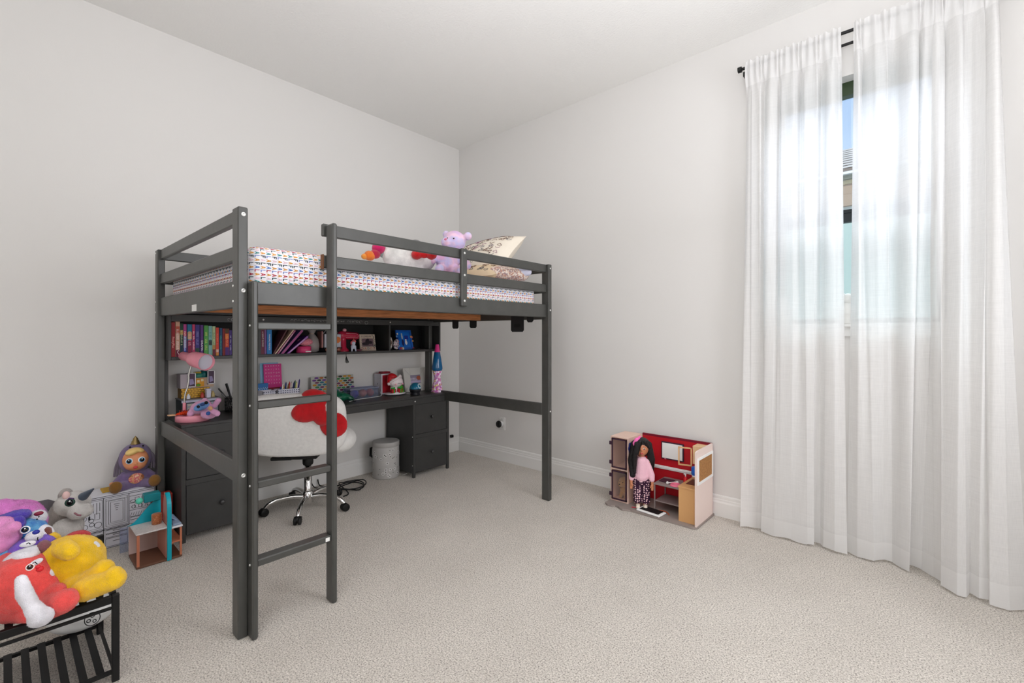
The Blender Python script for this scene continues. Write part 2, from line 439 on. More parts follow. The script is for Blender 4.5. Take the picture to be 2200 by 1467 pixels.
def curtain(name, label, top, hem, nfold, amp, seed, dense=None):
    """top: (x0, x1) on the rod; hem: (u, x, y) control points of the hem on the floor"""
    nu, nv = 260, 60
    r = random.Random(seed); ph = [r.uniform(0, 6.28) for _ in range(6)]
    vs = []
    for j in range(nv+1):
        v = j/nv; z = 0.012 + v*(2.815-0.012)
        for i in range(nu+1):
            u = i/nu
            ub = u
            if dense: ub = interp(dense, u)[0]
            hx, hy = interp(hem, u)
            tx = top[0] + (top[1]-top[0])*ub
            w = v**0.8
            x = hx*(1-w) + tx*w
            fa_ = math.sin(nfold*2*PI*u + ph[0] + .8*math.sin(3*u*PI+ph[1])); fold = math.copysign(abs(fa_)**.6, fa_) + .5*math.sin(nfold*3.3*PI*u + ph[2])
            a = amp*(0.25+0.75*min(1, v*1.6+.1))*(1 - 0.55*max(0, (v-.9)/.1))
            ty = -.105 + a*fold
            y = hy*(1-w) + ty*w
            x += 0.55*a*math.cos(nfold*2*PI*u + ph[0]*1.3)*min(1, v*2)*min(1, 9*min(u, 1-u))
            zz = z
            if v > .93:      # gathered header, pinched on the rod
                g = min(1, (v-.93)/.035); y = y*(1-g) + (-.1205)*g + .0055*math.sin(nfold*7*PI*u+ph[3])*g
                zz += .006*math.sin(nfold*5*PI*u+ph[4])*g
            if v < .05: zz += .004*math.sin(9*u*PI+ph[5])
            vs.append((x, y, zz))
    fs = [(j*(nu+1)+i, j*(nu+1)+i+1, (j+1)*(nu+1)+i+1, (j+1)*(nu+1)+i) for j in range(nv) for i in range(nu)]
    mb = MB(); mb.add(vs, fs, True)
    return tag(mb.build(name, M_cur), label, 'curtain', 'white sheer curtains')
hemL = [(0,2.69,-.130),(.08,2.735,-.095),(.15,2.77,-.070),(.22,2.805,-.068),(.28,2.80,-.115),(.38,2.87,-.128),(.52,2.955,-.122),(.66,3.035,-.128),(.71,3.066,-.120),(.76,3.05,-.060),(.82,3.085,-.058),(.88,3.105,-.105),(.94,3.160,-.132),(1,3.214,-.118)]
hemR = [(0,3.205,-.070),(.05,3.255,-.110),(.12,3.325,-.122),(.17,3.365,-.070),(.22,3.395,-.065),(.27,3.43,-.105),(.32,3.462,-.138),(.36,3.455,-.052),(.43,3.505,-.066),(.50,3.55,-.115),(.56,3.575,-.160),(.61,3.572,-.205),(.67,3.625,-.255),(.72,3.655,-.250),(.76,3.668,-.200),(.80,3.695,-.240),(.85,3.725,-.225),(.88,3.725,-.262),(.94,3.785,-.262),(1,3.848,-.205)]
curtain('sheer_curtain', 'white sheer curtain left of the gap, showing the window top through it', (2.715, 3.186), hemL, 5, .021, 3)
curtain('sheer_curtain', 'white sheer curtain right of the gap, bunched in thick folds at its right', (3.241, 3.765), hemR, 8, .028, 11, dense=[(0,0),(.45,.60),(1,1)])
rod = thing('curtain_rod', 'black double curtain rod above the window', 'curtain rod', (2.70, -.1, 2.78))
MB().cyl((2.69,-.105,2.785), (3.95,-.105,2.785), .0085).build('front_rod', M_black, rod)
MB().cyl((2.70,-.055,2.745), (3.95,-.055,2.745), .0075).build('rear_rod', M_black, rod)
MB().cyl((2.672,-.105,2.785), (2.692,-.105,2.785), .017).build('finial', M_black, rod)
MB().box(2.70,2.715,-.11,0,2.735,2.765, b=.003).box(2.698,2.717,-.006,0,2.70,2.80).build('bracket', M_black, rod)
MB().box(3.90,3.915,-.11,0,2.735,2.765, b=.003).box(3.898,3.917,-.006,0,2.70,2.80).build('bracket', M_black, rod)

# ============================================================ LOFT BED
bed = thing('loft_bed', 'grey painted wooden loft bed with ladder and guard rails', 'bed', (1.489, -2.502, 0))
PX0, PX1, BY0, BY1, BH = 1.489, 1.553, -2.502, -.502, 1.669
def bolt(p, axis, r, parent):
    p = Vector(p); a = Vector(axis)
    MB().lathe([(r,0),(r,.0015),(r*.75,.003),(r*.35,.003),(r*.35,.0012),(0,.0012)], p, 14, axis).build('bolt', M_steel, parent)
pnf = MB().box(PX0, PX1, BY0, BY0+.036, 0, BH, b=.004).build('post', M_grey, bed)
pnb = MB().box(.141, .206, BY0, BY0+.036, 0, BH, b=.004).build('post', M_grey, bed)
pff = MB().box(PX0, PX1, BY1-.036, BY1, 0, BH, b=.004).build('post', M_grey, bed)
pfb = MB().box(.141, .206, BY1-.036, BY1, 0, BH, b=.004).build('post', M_grey, bed)
for z in (1.64, 1.345, .63): bolt((PX1, BY0+.02, z), (1,0,0), .0085, pnf)
for z in (1.64, 1.345, .63): bolt((PX1, BY1-.018, z), (1,0,0), .0065, pff)
for z in (1.365, 1.305): bolt((PX0+.012, BY0, z), (0,-1,0), .005, pnf)
for z in (1.65, 1.365, 1.305, .63): bolt((.16, BY0, z), (0,-1,0), .004, pnb)
# ladder
lr1 = MB().box(1.536, 1.601, -2.4665, -2.4535+.009, 0, 1.382, b=.006).build('ladder_rail', M_grey, bed)
lr2 = MB().box(1.536, 1.597, -2.146, -2.122, 0, 1.662, b=.006).build('ladder_rail', M_grey, bed)
for z in (1.21, .90, .59, .285): bolt((1.575, -2.4665, z), (0,-1,0), .0045, lr1)
M_stick = mat('white_sticker', (235,235,232), rough=.5)
for k, z in enumerate((1.222, .912, .604, .300)):
    rg = MB().box(1.537, 1.588, -2.4445, -2.146, z-.0275, z, b=.004).build('rung', M_grey, bed)
    if k == 3: MB().box(1.5881, 1.5887, -2.172, -2.154, z-.022, z-.006).build('sticker', M_stick, rg)
# rails along the front
M_endwood = mat('raw_end_grain', (120,82,58), rough=.8)
def rail(x0, x1, y0, y1, z0, z1, name='guard_rail', mats=M_grey): return MB().box(x0, x1, y0, y1, z0, z1, b=.004).build(name, mats, bed)
rail(1.506, 1.531, BY0+.036, BY1-.036, 1.295, 1.386, 'side_rail')
rail(1.509, 1.531, -2.156, BY1-.036, 1.612, 1.668)
gm = MB().box(1.509, 1.531, -2.152, BY1-.036, 1.471, 1.528, b=.004)
gm.mi = 1; gm.box(1.5085, 1.5315, -2.157, -2.152, 1.466, 1.531)
gm.build('guard_rail', [M_grey, M_endwood], bed)
sb = MB().box(1.5312, 1.553, -1.354, -1.311, 1.336, 1.668, b=.004).build('support_board', M_grey, bed)
for z in (1.642, 1.515, 1.368): bolt((1.553, -1.333, z), (1,0,0), .007, sb)
# ends
for yy in (BY0+.012, BY1-.036):
    rail(.206, PX0, yy, yy+.024, 1.612, 1.668, 'end_rail'); rail(.206, PX0, yy, yy+.024, 1.468, 1.527, 'end_rail')
    e = rail(.206, PX0, yy, yy+.024, 1.281, 1.388, 'end_rail')
    if yy < -2:
        tag(MB().box(.870, .948, yy-.0006, yy, 1.287, 1.318).build('sticker', M_stick, e), 'small white paper sticker')
rail(.206, PX0, BY0+.012, BY0+.036, .588, .672, 'end_rail')
rail(.206, PX0, BY1-.036, BY1-.012, .600, .684, 'end_rail')
# back
rail(.165, .189, BY0+.036, BY1-.036, 1.295, 1.386, 'side_rail')
rail(.165, .189, BY0+.036, BY1-.036, 1.612, 1.668); rail(.165, .189, BY0+.036, BY1-.036, 1.471, 1.528)
# slats and centre beam in orange pine
M_pine = mat('orange_pine', (178,116,72), rough=.6, var=.32, vscale=9, stretch=(14,1,14), detail=5)
M_pine2 = mat('pine_slat', (160,104,66), rough=.65, var=.25, vscale=9, stretch=(1,14,14), detail=4)
MB().box(.83, .87, BY0+.037, BY1-.037, 1.286, 1.331, b=.002).build('centre_beam', M_pine, bed)
for x0, x1 in ((.19,.212), (1.484,1.506)): MB().box(x0, x1, BY0+.037, BY1-.037, 1.30, 1.331).build('slat_ledger', M_grey, bed)
for k in range(14):
    y = BY0+.075 + k*.1405
    MB().box(.195, 1.5, y-.033, y+.033, 1.3312, 1.3462, b=.002).build('slat', M_pine2, bed)
# dark hanger plates under the far end
def hanger(x0, x1, z0, z1, hole=False):
    mb = MB(); cx = (x0+x1)/2; w = (x1-x0)/2
    o = [(-w,z1-z0),(-w,.012),(-w+.012,0),(w-.012,0),(w,.012),(w,z1-z0)]
    mb.prism(o, .004, at(FY, (cx, -.545, z0)))
    if hole: mb.mi = 1; mb.prism([(-w*.5,.035),(w*.5,.035),(w*.5,.06),(-w*.5,.06)], .0006, at(FY, (cx,-.5488,z0)))
    mb.build('hanger_plate', [mat('charcoal_felt', (40,40,41), rough=.8), M_dark], bed)
hanger(.535, .61, 1.222, 1.30); hanger(.75, .83, 1.226, 1.30); hanger(1.205, 1.33, 1.193, 1.31, True); hanger(1.36, 1.42, 1.262, 1.31)

# ============================================================ MATTRESS with letter print
MX0, MX1, MY0, MY1, MZ0, MZ1, MR = .255, 1.498, -2.448, -.60, 1.3465, 1.540, .05
M_sheet = mat('white_letter_sheet', (226,224,228), rough=.85, bump=.12, bscale=18, var=.02)
PC = dict(k=(40,52,62), g=(34,74,78), r=(178,38,62), b=(120,136,196), u=(74,120,190), o=(214,150,56), p=(226,192,202), t=(40,130,130))
PK = list(PC); PM = [mat('print_'+k, PC[k], rough=.85) for k in PK]
mt = MB()
n, m = 24, 10
def sq(a, e): c = math.cos(a); s_ = math.sin(a); return (math.copysign(abs(c)**e, c), math.copysign(abs(s_)**e, s_))
# rounded slab: rings from the bottom edge over the top
ring = []
def outline(inset, z):
    x0, x1, y0, y1 = MX0+inset, MX1-inset, MY0+inset, MY1-inset; r = max(.004, MR*1.1-inset); o = []
    for cx, cy, a0 in ((x1-r,y0+r,-PI/2),(x1-r,y1-r,0),(x0+r,y1-r,PI/2),(x0+r,y0+r,PI)):
        for i in range(7):
            a = a0 + PI/2*i/6; o.append((cx+r*math.cos(a), cy+r*math.sin(a), z))
    return o
prof = [(.03, MZ0), (.008, MZ0+.012), (0, MZ0+.03)] + [(0, MZ0+.03+(MZ1-MR-MZ0-.03)*t) for t in (.33,.66,1)] + [(MR-MR*math.cos(a), MZ1-MR+MR*math.sin(a)) for a in (PI*i/16 for i in range(1,9))] + [(.15, MZ1+.004), (.4, MZ1+.012)]
rings = [outline(i, z) for i, z in prof]; nr = len(rings[0])
vs = [p for rg in rings for p in rg]
fs = [(k*nr+i, k*nr+(i+1)%nr, (k+1)*nr+(i+1)%nr, (k+1)*nr+i) for k in range(len(rings)-1) for i in range(nr)]
mt.add(vs, fs, True); mt.add(rings[-1], [tuple(range(nr))], True); mt.add(rings[0], [tuple(range(nr))[::-1]])
CR = MR*1.1
HF = MZ1-MR-MZ0                       # height of the flat part of a side
def side_pt(a, s, which):
    """a along the side, s arc length up from the mattress foot, over the rounded edge and on to the top"""
    off = .0009
    if s < HF: ins, z = -off, MZ0+s
    elif s < HF+MR*PI/2:
        t = (s-HF)/MR; ins, z = MR-(MR+off)*math.cos(t), MZ1-MR+(MR+off)*math.sin(t)
    else:
        q = s-HF-MR*PI/2; ins, z = MR+q, MZ1+off+.004*min(1, q/.1)
    if which == 'end': return (a, MY0+ins, z)
    for ya, sg in ((MY0+CR, -1), (MY1-CR, 1)):      # round the two upright corners
        if (a-ya)*sg > 0:
            t = abs(a-ya)/CR; return (MX1-CR+(CR-ins)*math.cos(t), ya+sg*(CR-ins)*math.sin(t), z)
    return (MX1-ins, a, z)
GL = {'L': [(0,0,.24,1),(0,0,.8,.2)], 'F': [(0,0,.24,1),(0,.8,.85,1),(0,.42,.7,.6)]}
def glyph(ch, col, a, s, which):
    mt.mi = 1 + PK.index(col); up, wd = .0180, .0116
    def P(tx, ty):                    # reading direction runs down the side, letter tops point along it
        return side_pt(a + (ty-.5)*up*(1 if which == 'front' else 1), s - tx*wd, which)
    def q(c): mt.add([P(*p) for p in c], [(0,3,2,1)], True)
    if ch == 'A':
        q([(0,0),(.26,0),(.60,1),(.38,1)]); q([(.74,0),(1,0),(.62,1),(.40,1)]); q([(.25,.28),(.75,.28),(.68,.46),(.32,.46)])
    else:
        for x0, y0, x1, y1 in GL[ch]: q([(x0,y0),(x1,y0),(x1,y1),(x0,y1)])
RP = [((('L','b'),('F','k')), ('o','p')), ((('F','g'),('L','k')), ('u','o')), ((('L','r'),('L','b')), ('o','r')), ((('A','p'),('L','g')), ('t','o'))]
for which, a0, a1 in (('front', MY0-.020, MY1+.02), ('end', MX0+.05, MX1-.06)):
    nc = int((a1-a0)/.0218); smax = HF+MR*PI/2+(.34 if which == 'front' else .1)
    for c in range(nc):
        a = a0 + (c+.5)*.0218
        for rw in range(int((smax-.02)/.0292)):
            s = .035 + rw*.0292
            first, second = RP[(-rw) % 4]
            ch, col = first[c % 2]; glyph(ch, col, a, s, which); glyph('A', second[c % 2], a, s-.0136, which)
mt.mi = 0
tag(mt.build('mattress', [M_sheet]+PM), 'white fitted sheet printed with coloured LA and FA letters on the loft bed mattress', 'mattress')
# ============================================================ THINGS ON THE BED
def cushion(name, w, h, t, M, mats, parent=None, puff=2.6, nx=26, ny=20, seam=None):
    vs = []; fs = []
    for sgn in (1, -1):
        for j in range(ny+1):
            for i in range(nx+1):
                u = -1+2*i/nx; v = -1+2*j/ny
                k = (1-abs(u)**puff)*(1-abs(v)**puff)
                pin = 1-.10*(1-abs(v)**2)*abs(u)**3*0; ed = 1-.07*(1-abs(u))*0
                x = u*w/2*(1-.08*(1-abs(v)**2)*abs(u)); y = v*h/2*(1-.08*(1-abs(u)**2)*abs(v))
                z = sgn*t/2*max(0, k)**.55 + .006*noise.noise(Vector((u*3, v*3, sgn*2)))*k
                vs.append((x, y, z))
    N1 = (nx+1)*(ny+1)
    for q in (0, 1):
        for j in range(ny):
            for i in range(nx):
                f = (q*N1+j*(nx+1)+i, q*N1+j*(nx+1)+i+1, q*N1+(j+1)*(nx+1)+i+1, q*N1+(j+1)*(nx+1)+i)
                fs.append(f if q == 0 else f[::-1])
    mb = MB(M); mb.add(vs, fs, True)
    def surf(u, v):
        k = max(0, (1-abs(u)**puff)*(1-abs(v)**puff)); return (u*w/2*(1-.08*(1-v*v)*abs(u)), v*h/2*(1-.08*(1-u*u)*abs(v)), t/2*k**.55+.0035)
    return mb, surf
M_cream = mat('cream_pillowcase', (238,228,212), rough=.85, bump=.15, bscale=30)
M_ink = mat('brown_ink', (120,84,66), rough=.9); M_inkp = mat('plum_ink', (150,96,130), rough=.9); M_inkb = mat('grey_ink', (92,96,108), rough=.9)
def doodle(mb, surf, cnt, seed, mis, size=.045):
    r = random.Random(seed)
    for _ in range(cnt):
        cu, cv = r.uniform(-.82,.82), r.uniform(-.8,.8); a = r.uniform(0, 6.28); pts = []
        mb.mi = r.choice(mis)
        kind = r.random()
        for i in range(15):
            if kind < .5: t = i/14*r.uniform(5.2,7.4); q = size*(.35+.65*abs(math.sin(t*1.5)))
            else: t = i/14*3.5; q = size*(.2+.08*i)
            pts.append(Vector(surf(max(-.97,min(.97,cu+q*3*math.cos(t+a))), max(-.97,min(.97,cv+q*3.4*math.sin(t+a))))))
        mb.tube(pts, .0012, 4)
PTM = Matrix.Translation((1.075,-.735,1.735)) @ Euler((math.radians(38), math.radians(-6), math.radians(8))).to_matrix().to_4x4()
mb, sf = cushion('pillow', .62, .42, .20, PTM, None)
doodle(mb, sf, 120, 5, [1,1,3,2], .024)
tag(mb.build('pillow', [M_cream, M_ink, M_inkp, M_inkb], weld=False), 'cream doodle print pillow propped up at the head of the loft bed', 'pillow', 'pillows on the loft bed')
M_tan = mat('tan_pillowcase', (226,204,170), rough=.85, bump=.15, bscale=30)
PTM2 = Matrix.Translation((1.20,-.86,1.600)) @ Euler((math.radians(16), 0, math.radians(4))).to_matrix().to_4x4()
mb, sf = cushion('pillow', .46, .30, .12, PTM2, None)
doodle(mb, sf, 60, 9, [1,1,2,1], .03)
tag(mb.build('pillow', [M_tan, M_ink, M_inkb]), 'tan patterned pillow lying flat beside the tie-dye bear on the bed', 'pillow', 'pillows on the loft bed')
# bunched scale print blanket at the foot of the pillows
M_scale = ramp_mat('scale_print', [(230,204,186),(196,150,132),(240,226,214),(176,150,150)], 105, bump=.2, vor=True)
M_lav = mat('lavender_lining', (206,206,224), rough=.9)
bl = plush('blanket', [('e',(1.36,-.83,1.585),(.12,.13,.055)),('e',(1.42,-.72,1.59),(.07,.10,.05)),('e',(1.30,-.78,1.58),(.1,.1,.05))], M_scale, None, .008, 6, .002)
tag(bl, 'bunched fish-scale print blanket with lavender lining beside the pillows', 'blanket')
plush('lining', [('c',(1.441, -0.7617, 1.595),(1.486, -0.6873, 1.605),.034,.028)], M_lav, bl, .006, 3, 0)

def eye(parent, c, r, n, iris=None, white=None, name='eye', pr=.6):
    mb = MB(); n = Vector(n).normalized(); Q = Vector((0,0,1)).rotation_difference(n).to_euler()
    mats = []
    if white: mb.mi = 0; mb.ell(c, (r,r,r*.45), Q, 14, 8); mats.append(mat('eye_white', (245,245,245), rough=.25))
    k = len(mats)
    if iris: mb.mi = k; mb.ell(Vector(c)+n*r*.22, (r*.78,r*.78,r*.32), Q, 14, 8); mats.append(mat('iris_%d_%d_%d' % iris, iris, rough=.2)); k += 1
    mb.mi = k; mb.ell(Vector(c)+n*r*(.36 if iris else .2 if white else 0), (r*pr,r*pr,r*.3), Q, 14, 8); mats.append(mat('pupil', (10,10,14), rough=.12)); k += 1
    mb.mi = k; mb.ell(Vector(c)+n*r*.55+Vector((0,0,r*.28)), r*.16, None, 8, 6); mats.append(mat('eye_glint', (255,255,255), rough=.1))
    return mb.build(name, mats, parent)
# tie-dye bear sitting on the mattress
M_td = ramp_mat('tie_dye_fur', [(224,190,228),(240,204,224),(206,200,238),(232,184,220)], 11)
def dirc(p, k):      # unit-ish step from p towards the room's middle
    v = Vector((3.5,-3.1,1.177)) - Vector(p); v.normalize(); return Vector(p) + v*k
tb = thing('teddy_bear', 'lilac and pink tie-dye teddy bear sitting on the loft bed', 'plush toy', (1.27,-1.2,1.545), 0, 'plush toys on the loft bed')
hb = Vector((1.33, -1.217, 1.755)); bb = Vector((1.299, -1.244, 1.633))
plush('body', [('e',hb,(.072,.07,.066)),('e',bb,(.075,.07,.085)),('e',hb+Vector((-.055,-.02,.05)),.022),('e',hb+Vector((.075,.045,.03)),.026),
    ('c',bb+Vector((-.05,-.05,.03)),(1.278, -1.344, 1.632),.03,.026),('c',bb+Vector((.05,.04,.03)),(1.405, -1.176, 1.603),.03,.026),
    ('c',bb+Vector((-.03,-.03,-.06)),(1.372, -1.367, 1.563),.034,.03),('c',bb+Vector((.04,.02,-.06)),(1.45, -1.27, 1.555),.034,.03),
    ('e',hb+Vector((-.005,-.055,-.012)),(.038,.036,.03))], M_td, tb, .006, 4, .0018)
eye(tb, (1.384, -1.269, 1.76), .009, (.6,-.7,.2)); eye(tb, (1.355, -1.295, 1.762), .007, (.4,-.9,.2))
MB().ell((1.362, -1.315, 1.75), (.010,.007,.007)).build('nose', mat('soft_pink_nose', (216,120,150), rough=.5), tb)
# white cushion toy with red bow, grey toy behind, rainbow toy
M_wfur = fur('white_fur', (238,236,232))
wp = thing('plush_cushion', 'big round white plush cushion with a red bow on the loft bed', 'plush toy', (1.22,-1.43,1.545), 0, 'plush toys on the loft bed')
wc = Vector((1.205, -1.463, 1.619))
plush('body', [('e',wc+Vector((0,0,.02)),(.10,.185,.10)),('e',wc+Vector((-.01,-.10,.09)),.035),('e',wc+Vector((-.01,.12,.09)),.035)], M_wfur, wp, .008, 5, .0015)
M_red = fur('red_felt', (206,28,32))
bc = Vector((1.351, -1.466, 1.639))
plush('bow', [('e',bc+Vector((-.03,-.03,.0)),(.035,.03,.03)),('e',bc+Vector((.03,.03,.0)),(.035,.03,.03)),('e',bc,.022)], M_red, wp, .005, 3, .001)
gp = thing('plush_toy', 'grey plush toy mostly hidden behind the white cushion on the bed', 'plush toy', (1.05,-1.33,1.545), 0, 'plush toys on the loft bed')
gc = Vector((1.051, -1.306, 1.7))
plush('body', [('e',gc,(.07,.07,.075)),('e',gc+Vector((-.01,.01,.065)),(.035,.04,.03))], fur('grey_fur', (128,128,128)), gp, .007, 4, .0015)
rt = thing('rainbow_plush', 'striped plush toy in orange, magenta, grey and teal on the bed', 'plush toy', (1.2,-1.7,1.545), 0, 'plush toys on the loft bed')
for nm, px, r, c in (('tail',(1.187, -1.721, 1.619),.030,(230,120,40)),('tail',(1.192, -1.689, 1.631),.028,(190,40,70)),('ear',(1.19, -1.664, 1.669),.036,(206,30,100)),('head',(1.181, -1.618, 1.655),.040,(176,196,190)),('ear',(1.182, -1.591, 1.686),.036,(40,172,180)),('tail',(1.183, -1.75, 1.611),.018,(236,150,60))):
    plush(nm, [('e',px,(r,r*1.1,r*.95))], fur('plush_%d_%d_%d' % c, c), rt, .005, 2, .0012)

# ============================================================ DESK AND HUTCH
DX = .42
desk = thing('desk', 'dark grey desk under the loft bed with two drawer pedestals', 'desk', (.22,-1.457,0))
MB().box(.018, DX, -2.435, -.541, .648, .666, b=.002).box(.210, DX, -.5412, -.487, .648, .666).box(.018, .138, -.5412, -.487, .648, .666).build('desktop', M_desk, desk)
fr = MB().box(DX-.02, DX-.001, -2.03, -.865, .598, .648, b=.002)
fr.build('front_apron', M_desk, desk)
def pedestal(y0, y1):
    mb = MB(); t = .022
    mb.box(.03, DX-.012, y0+.002, y0+.016, .035, .648); mb.box(.03, DX-.012, y1-.0135, y1-.002, .035, .648)
    mb.box(.03, .04, y0, y1, .035, .648); mb.box(.212, DX-.03, y0+.01, y1-.01, .035, .05)
    for yy in (y0, y1-t):
        mb.box(DX-t, DX, yy, yy+t, 0, .648, b=.0015); mb.box(.03, .03+t, yy, yy+t, 0, .648)
    mb.box(DX-.02, DX, y0+t, y1-t, .598, .648); mb.box(DX-.02, DX, y0+t, y1-t, .322, .352)
    p = mb.build('pedestal', M_desk, desk)
    for z0, z1 in ((.3535,.5965),(.040,.3205)):
        d = MB().box(DX-.030, DX-.004, y0+t+.003, y1-t-.003, z0, z1, b=.0015).box(.215, DX-.03, y0+t+.008, y1-t-.008, z0+.015, z1-.03).build('drawer', M_desk, desk)
        zc = z0+.128 if z0 > .2 else z0+.146
        MB().lathe([(.006,-.001),(.006,.008),(.013,.014),(.014,.020),(.010,.025),(0,.026)], (DX-.005,(y0+y1)/2,zc), 16, (1,0,0)).build('knob', mat('dark_knob', (60,60,60), rough=.25, spec=.6), d)
    return p
pl = pedestal(-2.435, -2.035); pr = pedestal(-.865, -.487)
for y, z in ((-.848,.625),(-.495,.625)): bolt((DX,y,z), (1,0,0), .0065, pr)
for z in (.335,.10): bolt((DX-.011,-.865,z), (0,-1,0), .004, pr)
hut = thing('desk_hutch', 'long dark grey shelf hutch standing on the desk', 'shelf', (.15,-1.47,.666))
HX = .268
MB().box(.02, HX, -2.450, -.541, 1.024, 1.043, b=.0015).box(.209, HX, -.5412, -.478, 1.024, 1.043).box(.02, .138, -.5412, -.478, 1.024, 1.043).build('shelf', M_desk, hut)
fs_ = MB().box(HX-.018, HX, -2.450, -.478, 1.250, 1.292, b=.0015).build('fascia', M_desk, hut)
MB().box(.02, HX-.018, -2.450, -.541, 1.276, 1.292).box(.209, HX-.018, -.541, -.478, 1.276, 1.292).box(.02, .138, -.541, -.478, 1.276, 1.292).build('top_board', M_desk, hut)
MB().box(.018, .026, -2.450, -.478, 1.043, 1.276).build('back_panel', M_back, hut)
for y0, y1 in ((-2.4645,-2.450),(-.478,-.460)):
    MB().box(.02, HX+.002, y0, y1, 1.024, 1.292, b=.0015).build('side_panel', M_desk, hut)
for y0, y1 in ((-2.4645,-2.446),):
    MB().box(.02, .18, y0, y1, .6665, 1.0235, b=.0015).build('upright', M_desk, hut)
for y in (-1.972,-.984): MB().box(.026, HX-.006, y-.008, y+.008, 1.043, 1.250).build('divider', M_desk, hut)
for y in (-1.952,-.984): bolt((HX,y,1.272), (1,0,0), .006, fs_)
# pale scribbled decals left on the fascia
M_chalk = mat('silver_marker', (178,178,176), rough=.6)
r = random.Random(4)
def squiggle(mb, y0, y1, zc, h, cnt):
    for i in range(cnt):
        c = y0+(y1-y0)*(i+.5)/cnt; w = (y1-y0)/cnt*.42; k = r.uniform(.6,1.1)
        mb.tube([(HX+.0008, c+w*math.cos(t)*k, zc+h*.5*math.sin(t)*k+.002*math.sin(3*t)) for t in [2*PI*i/11 for i in range(r.choice((7,9,12)))]], .0011, 5)
def scrib(*a):
    mk = MB(); squiggle(mk, *a); mk.build('marker_lettering', M_chalk, fs_)
for a_ in ((-1.78, -1.50, 1.272, .014, 12), (-1.45, -1.38, 1.272, .01, 4),
  (-1.36, -1.27, 1.272, .014, 5), (-1.262, -1.235, 1.270, .02, 1), (-1.215, -1.185, 1.266, .024, 1), (-2.165, -2.12, 1.268, .022, 2)): scrib(*a_)

# ============================================================ BOOKS
SZ = 1.0432
M_page = mat('book_pages', (226,218,202), rough=.9)
def book(y0, y1, h, col, label, title=None, tcol=(240,240,235), tsz=.012, tz=.5, bands=(), depth=.135, scrawl=0, x=.256, sq=1.0, name='book'):
    mb = MB(); t = .0022; zt = SZ+h
    mats = [mat('cover_%d_%d_%d' % col, col, rough=.45), M_page]
    mb.box(x-depth, x, y0, y0+t, SZ, zt); mb.box(x-depth, x, y1-t, y1, SZ, zt); mb.box(x-t, x, y0+t, y1-t, SZ, zt)
    mb.mi = 1; mb.box(x-depth+.003, x-t, y0+t, y1-t, SZ+.003, zt-.003)
    for k, (a, b, c) in enumerate(bands):
        mats.append(mat('band_%d_%d_%d' % c, c, rough=.5)); mb.mi = len(mats)-1
        mb.box(x, x+.0004, y0+.0012, y1-.0012, SZ+h*a, SZ+h*b)
    if scrawl:              # lettering too small to read
        mats.append(mat('spine_ink_%d_%d_%d' % tcol, tcol, rough=.6)); mb.mi = len(mats)-1
        q = random.Random(scrawl); z = SZ+h*.78; zend = SZ+h*(.22 if scrawl % 2 else .34); yc = (y0+y1)/2; hw = (y1-y0)*.24
        while z > zend:
            l = q.uniform(.004,.008)
            if q.random() > .15:
                mb.box(x+.0004, x+.0009, yc-hw, yc-hw+.0018, z-l, z); mb.box(x+.0004, x+.0009, yc-hw, yc+hw, z-.0016, z)
                if q.random() > .5: mb.box(x+.0004, x+.0009, yc-hw*.1, yc+hw, z-l, z-l+.0016)
            z -= l+.0025
    o = tag(mb.build(name, mats), label, 'book', 'books on the hutch shelf')
    if title:
        text(title, tsz, at(SP, (x+.0007, (y0+y1)/2, SZ+h*tz)), mat('ink_%d_%d_%d' % tcol, tcol, rough=.6), o, 'title', sq=sq)
    return o
B = book
B(-2.4485,-2.4295,.203,(140,16,26),'dark red hardback at the left end of the hutch shelf','PrettyPlus',(238,170,160),.016,.42)
B(-2.427,-2.406,.208,(196,152,128),'tall tan-pink book with a maroon foot, second on the hutch shelf',None,bands=((0,.2,(110,24,60)),(.66,.86,(178,84,62))),scrawl=3,tcol=(240,236,230))
B(-2.405,-2.389,.196,(24,60,46),'dark green book with a gold picture band on its spine',None,bands=((.66,.8,(186,150,84)),(0,.35,(18,50,66))),scrawl=6,tcol=(206,214,180))
B(-2.388,-2.373,.192,(168,60,130),'magenta topped book with a blue foot left of the teal and maroon one',None,bands=((0,.27,(30,76,170)),(.27,.62,(150,160,196)),(.64,.78,(206,80,80))),scrawl=5,tcol=(226,230,240))
B(-2.369,-2.346,.192,(18,108,146),'thick book with a teal top and maroon lower spine',None,bands=((0,.5,(140,26,66)),(.54,.76,(196,160,110))),scrawl=8,tcol=(250,200,206))
B(-2.344,-2.331,.192,(190,56,100),'thin rose pink book with white lettering',None,scrawl=7,tcol=(250,240,246))
B(-2.329,-2.307,.190,(58,46,124),'indigo book with a round white emblem near its top',None,bands=((0,.12,(110,160,206)),(.12,.26,(36,66,52))),scrawl=10,tcol=(150,150,206))
B(-2.303,-2.288,.188,(84,40,120),'purple book with white capitals reading DRAMA','DRAMA',(245,245,245),.0145,.34,sq=1.25)
B(-2.284,-2.262,.186,(78,160,74),'bright green book right of the purple one with capitals',None,scrawl=11,tcol=(216,226,120))
B(-2.260,-2.242,.184,(126,180,172),'mint green book beside the bright green one',None,bands=((.36,.52,(50,60,60)),),scrawl=12,tcol=(40,110,110))
B(-2.240,-2.224,.182,(176,196,150),'pale green book with a maroon foot',None,bands=((0,.22,(110,24,50)),(.22,.36,(206,140,70))),scrawl=13,tcol=(96,120,80))
B(-2.221,-2.206,.174,(214,70,50),'orange-red book with a cream and orange foot',None,bands=((0,.10,(216,150,70)),(.12,.22,(226,190,170))),scrawl=14,tcol=(250,140,110))
B(-2.203,-2.187,.172,(20,70,110),'dark blue book with green lettering',None,scrawl=15,tcol=(60,180,140))
B(-2.185,-2.174,.168,(130,24,26),'thin dark red book beside the dark blue one')
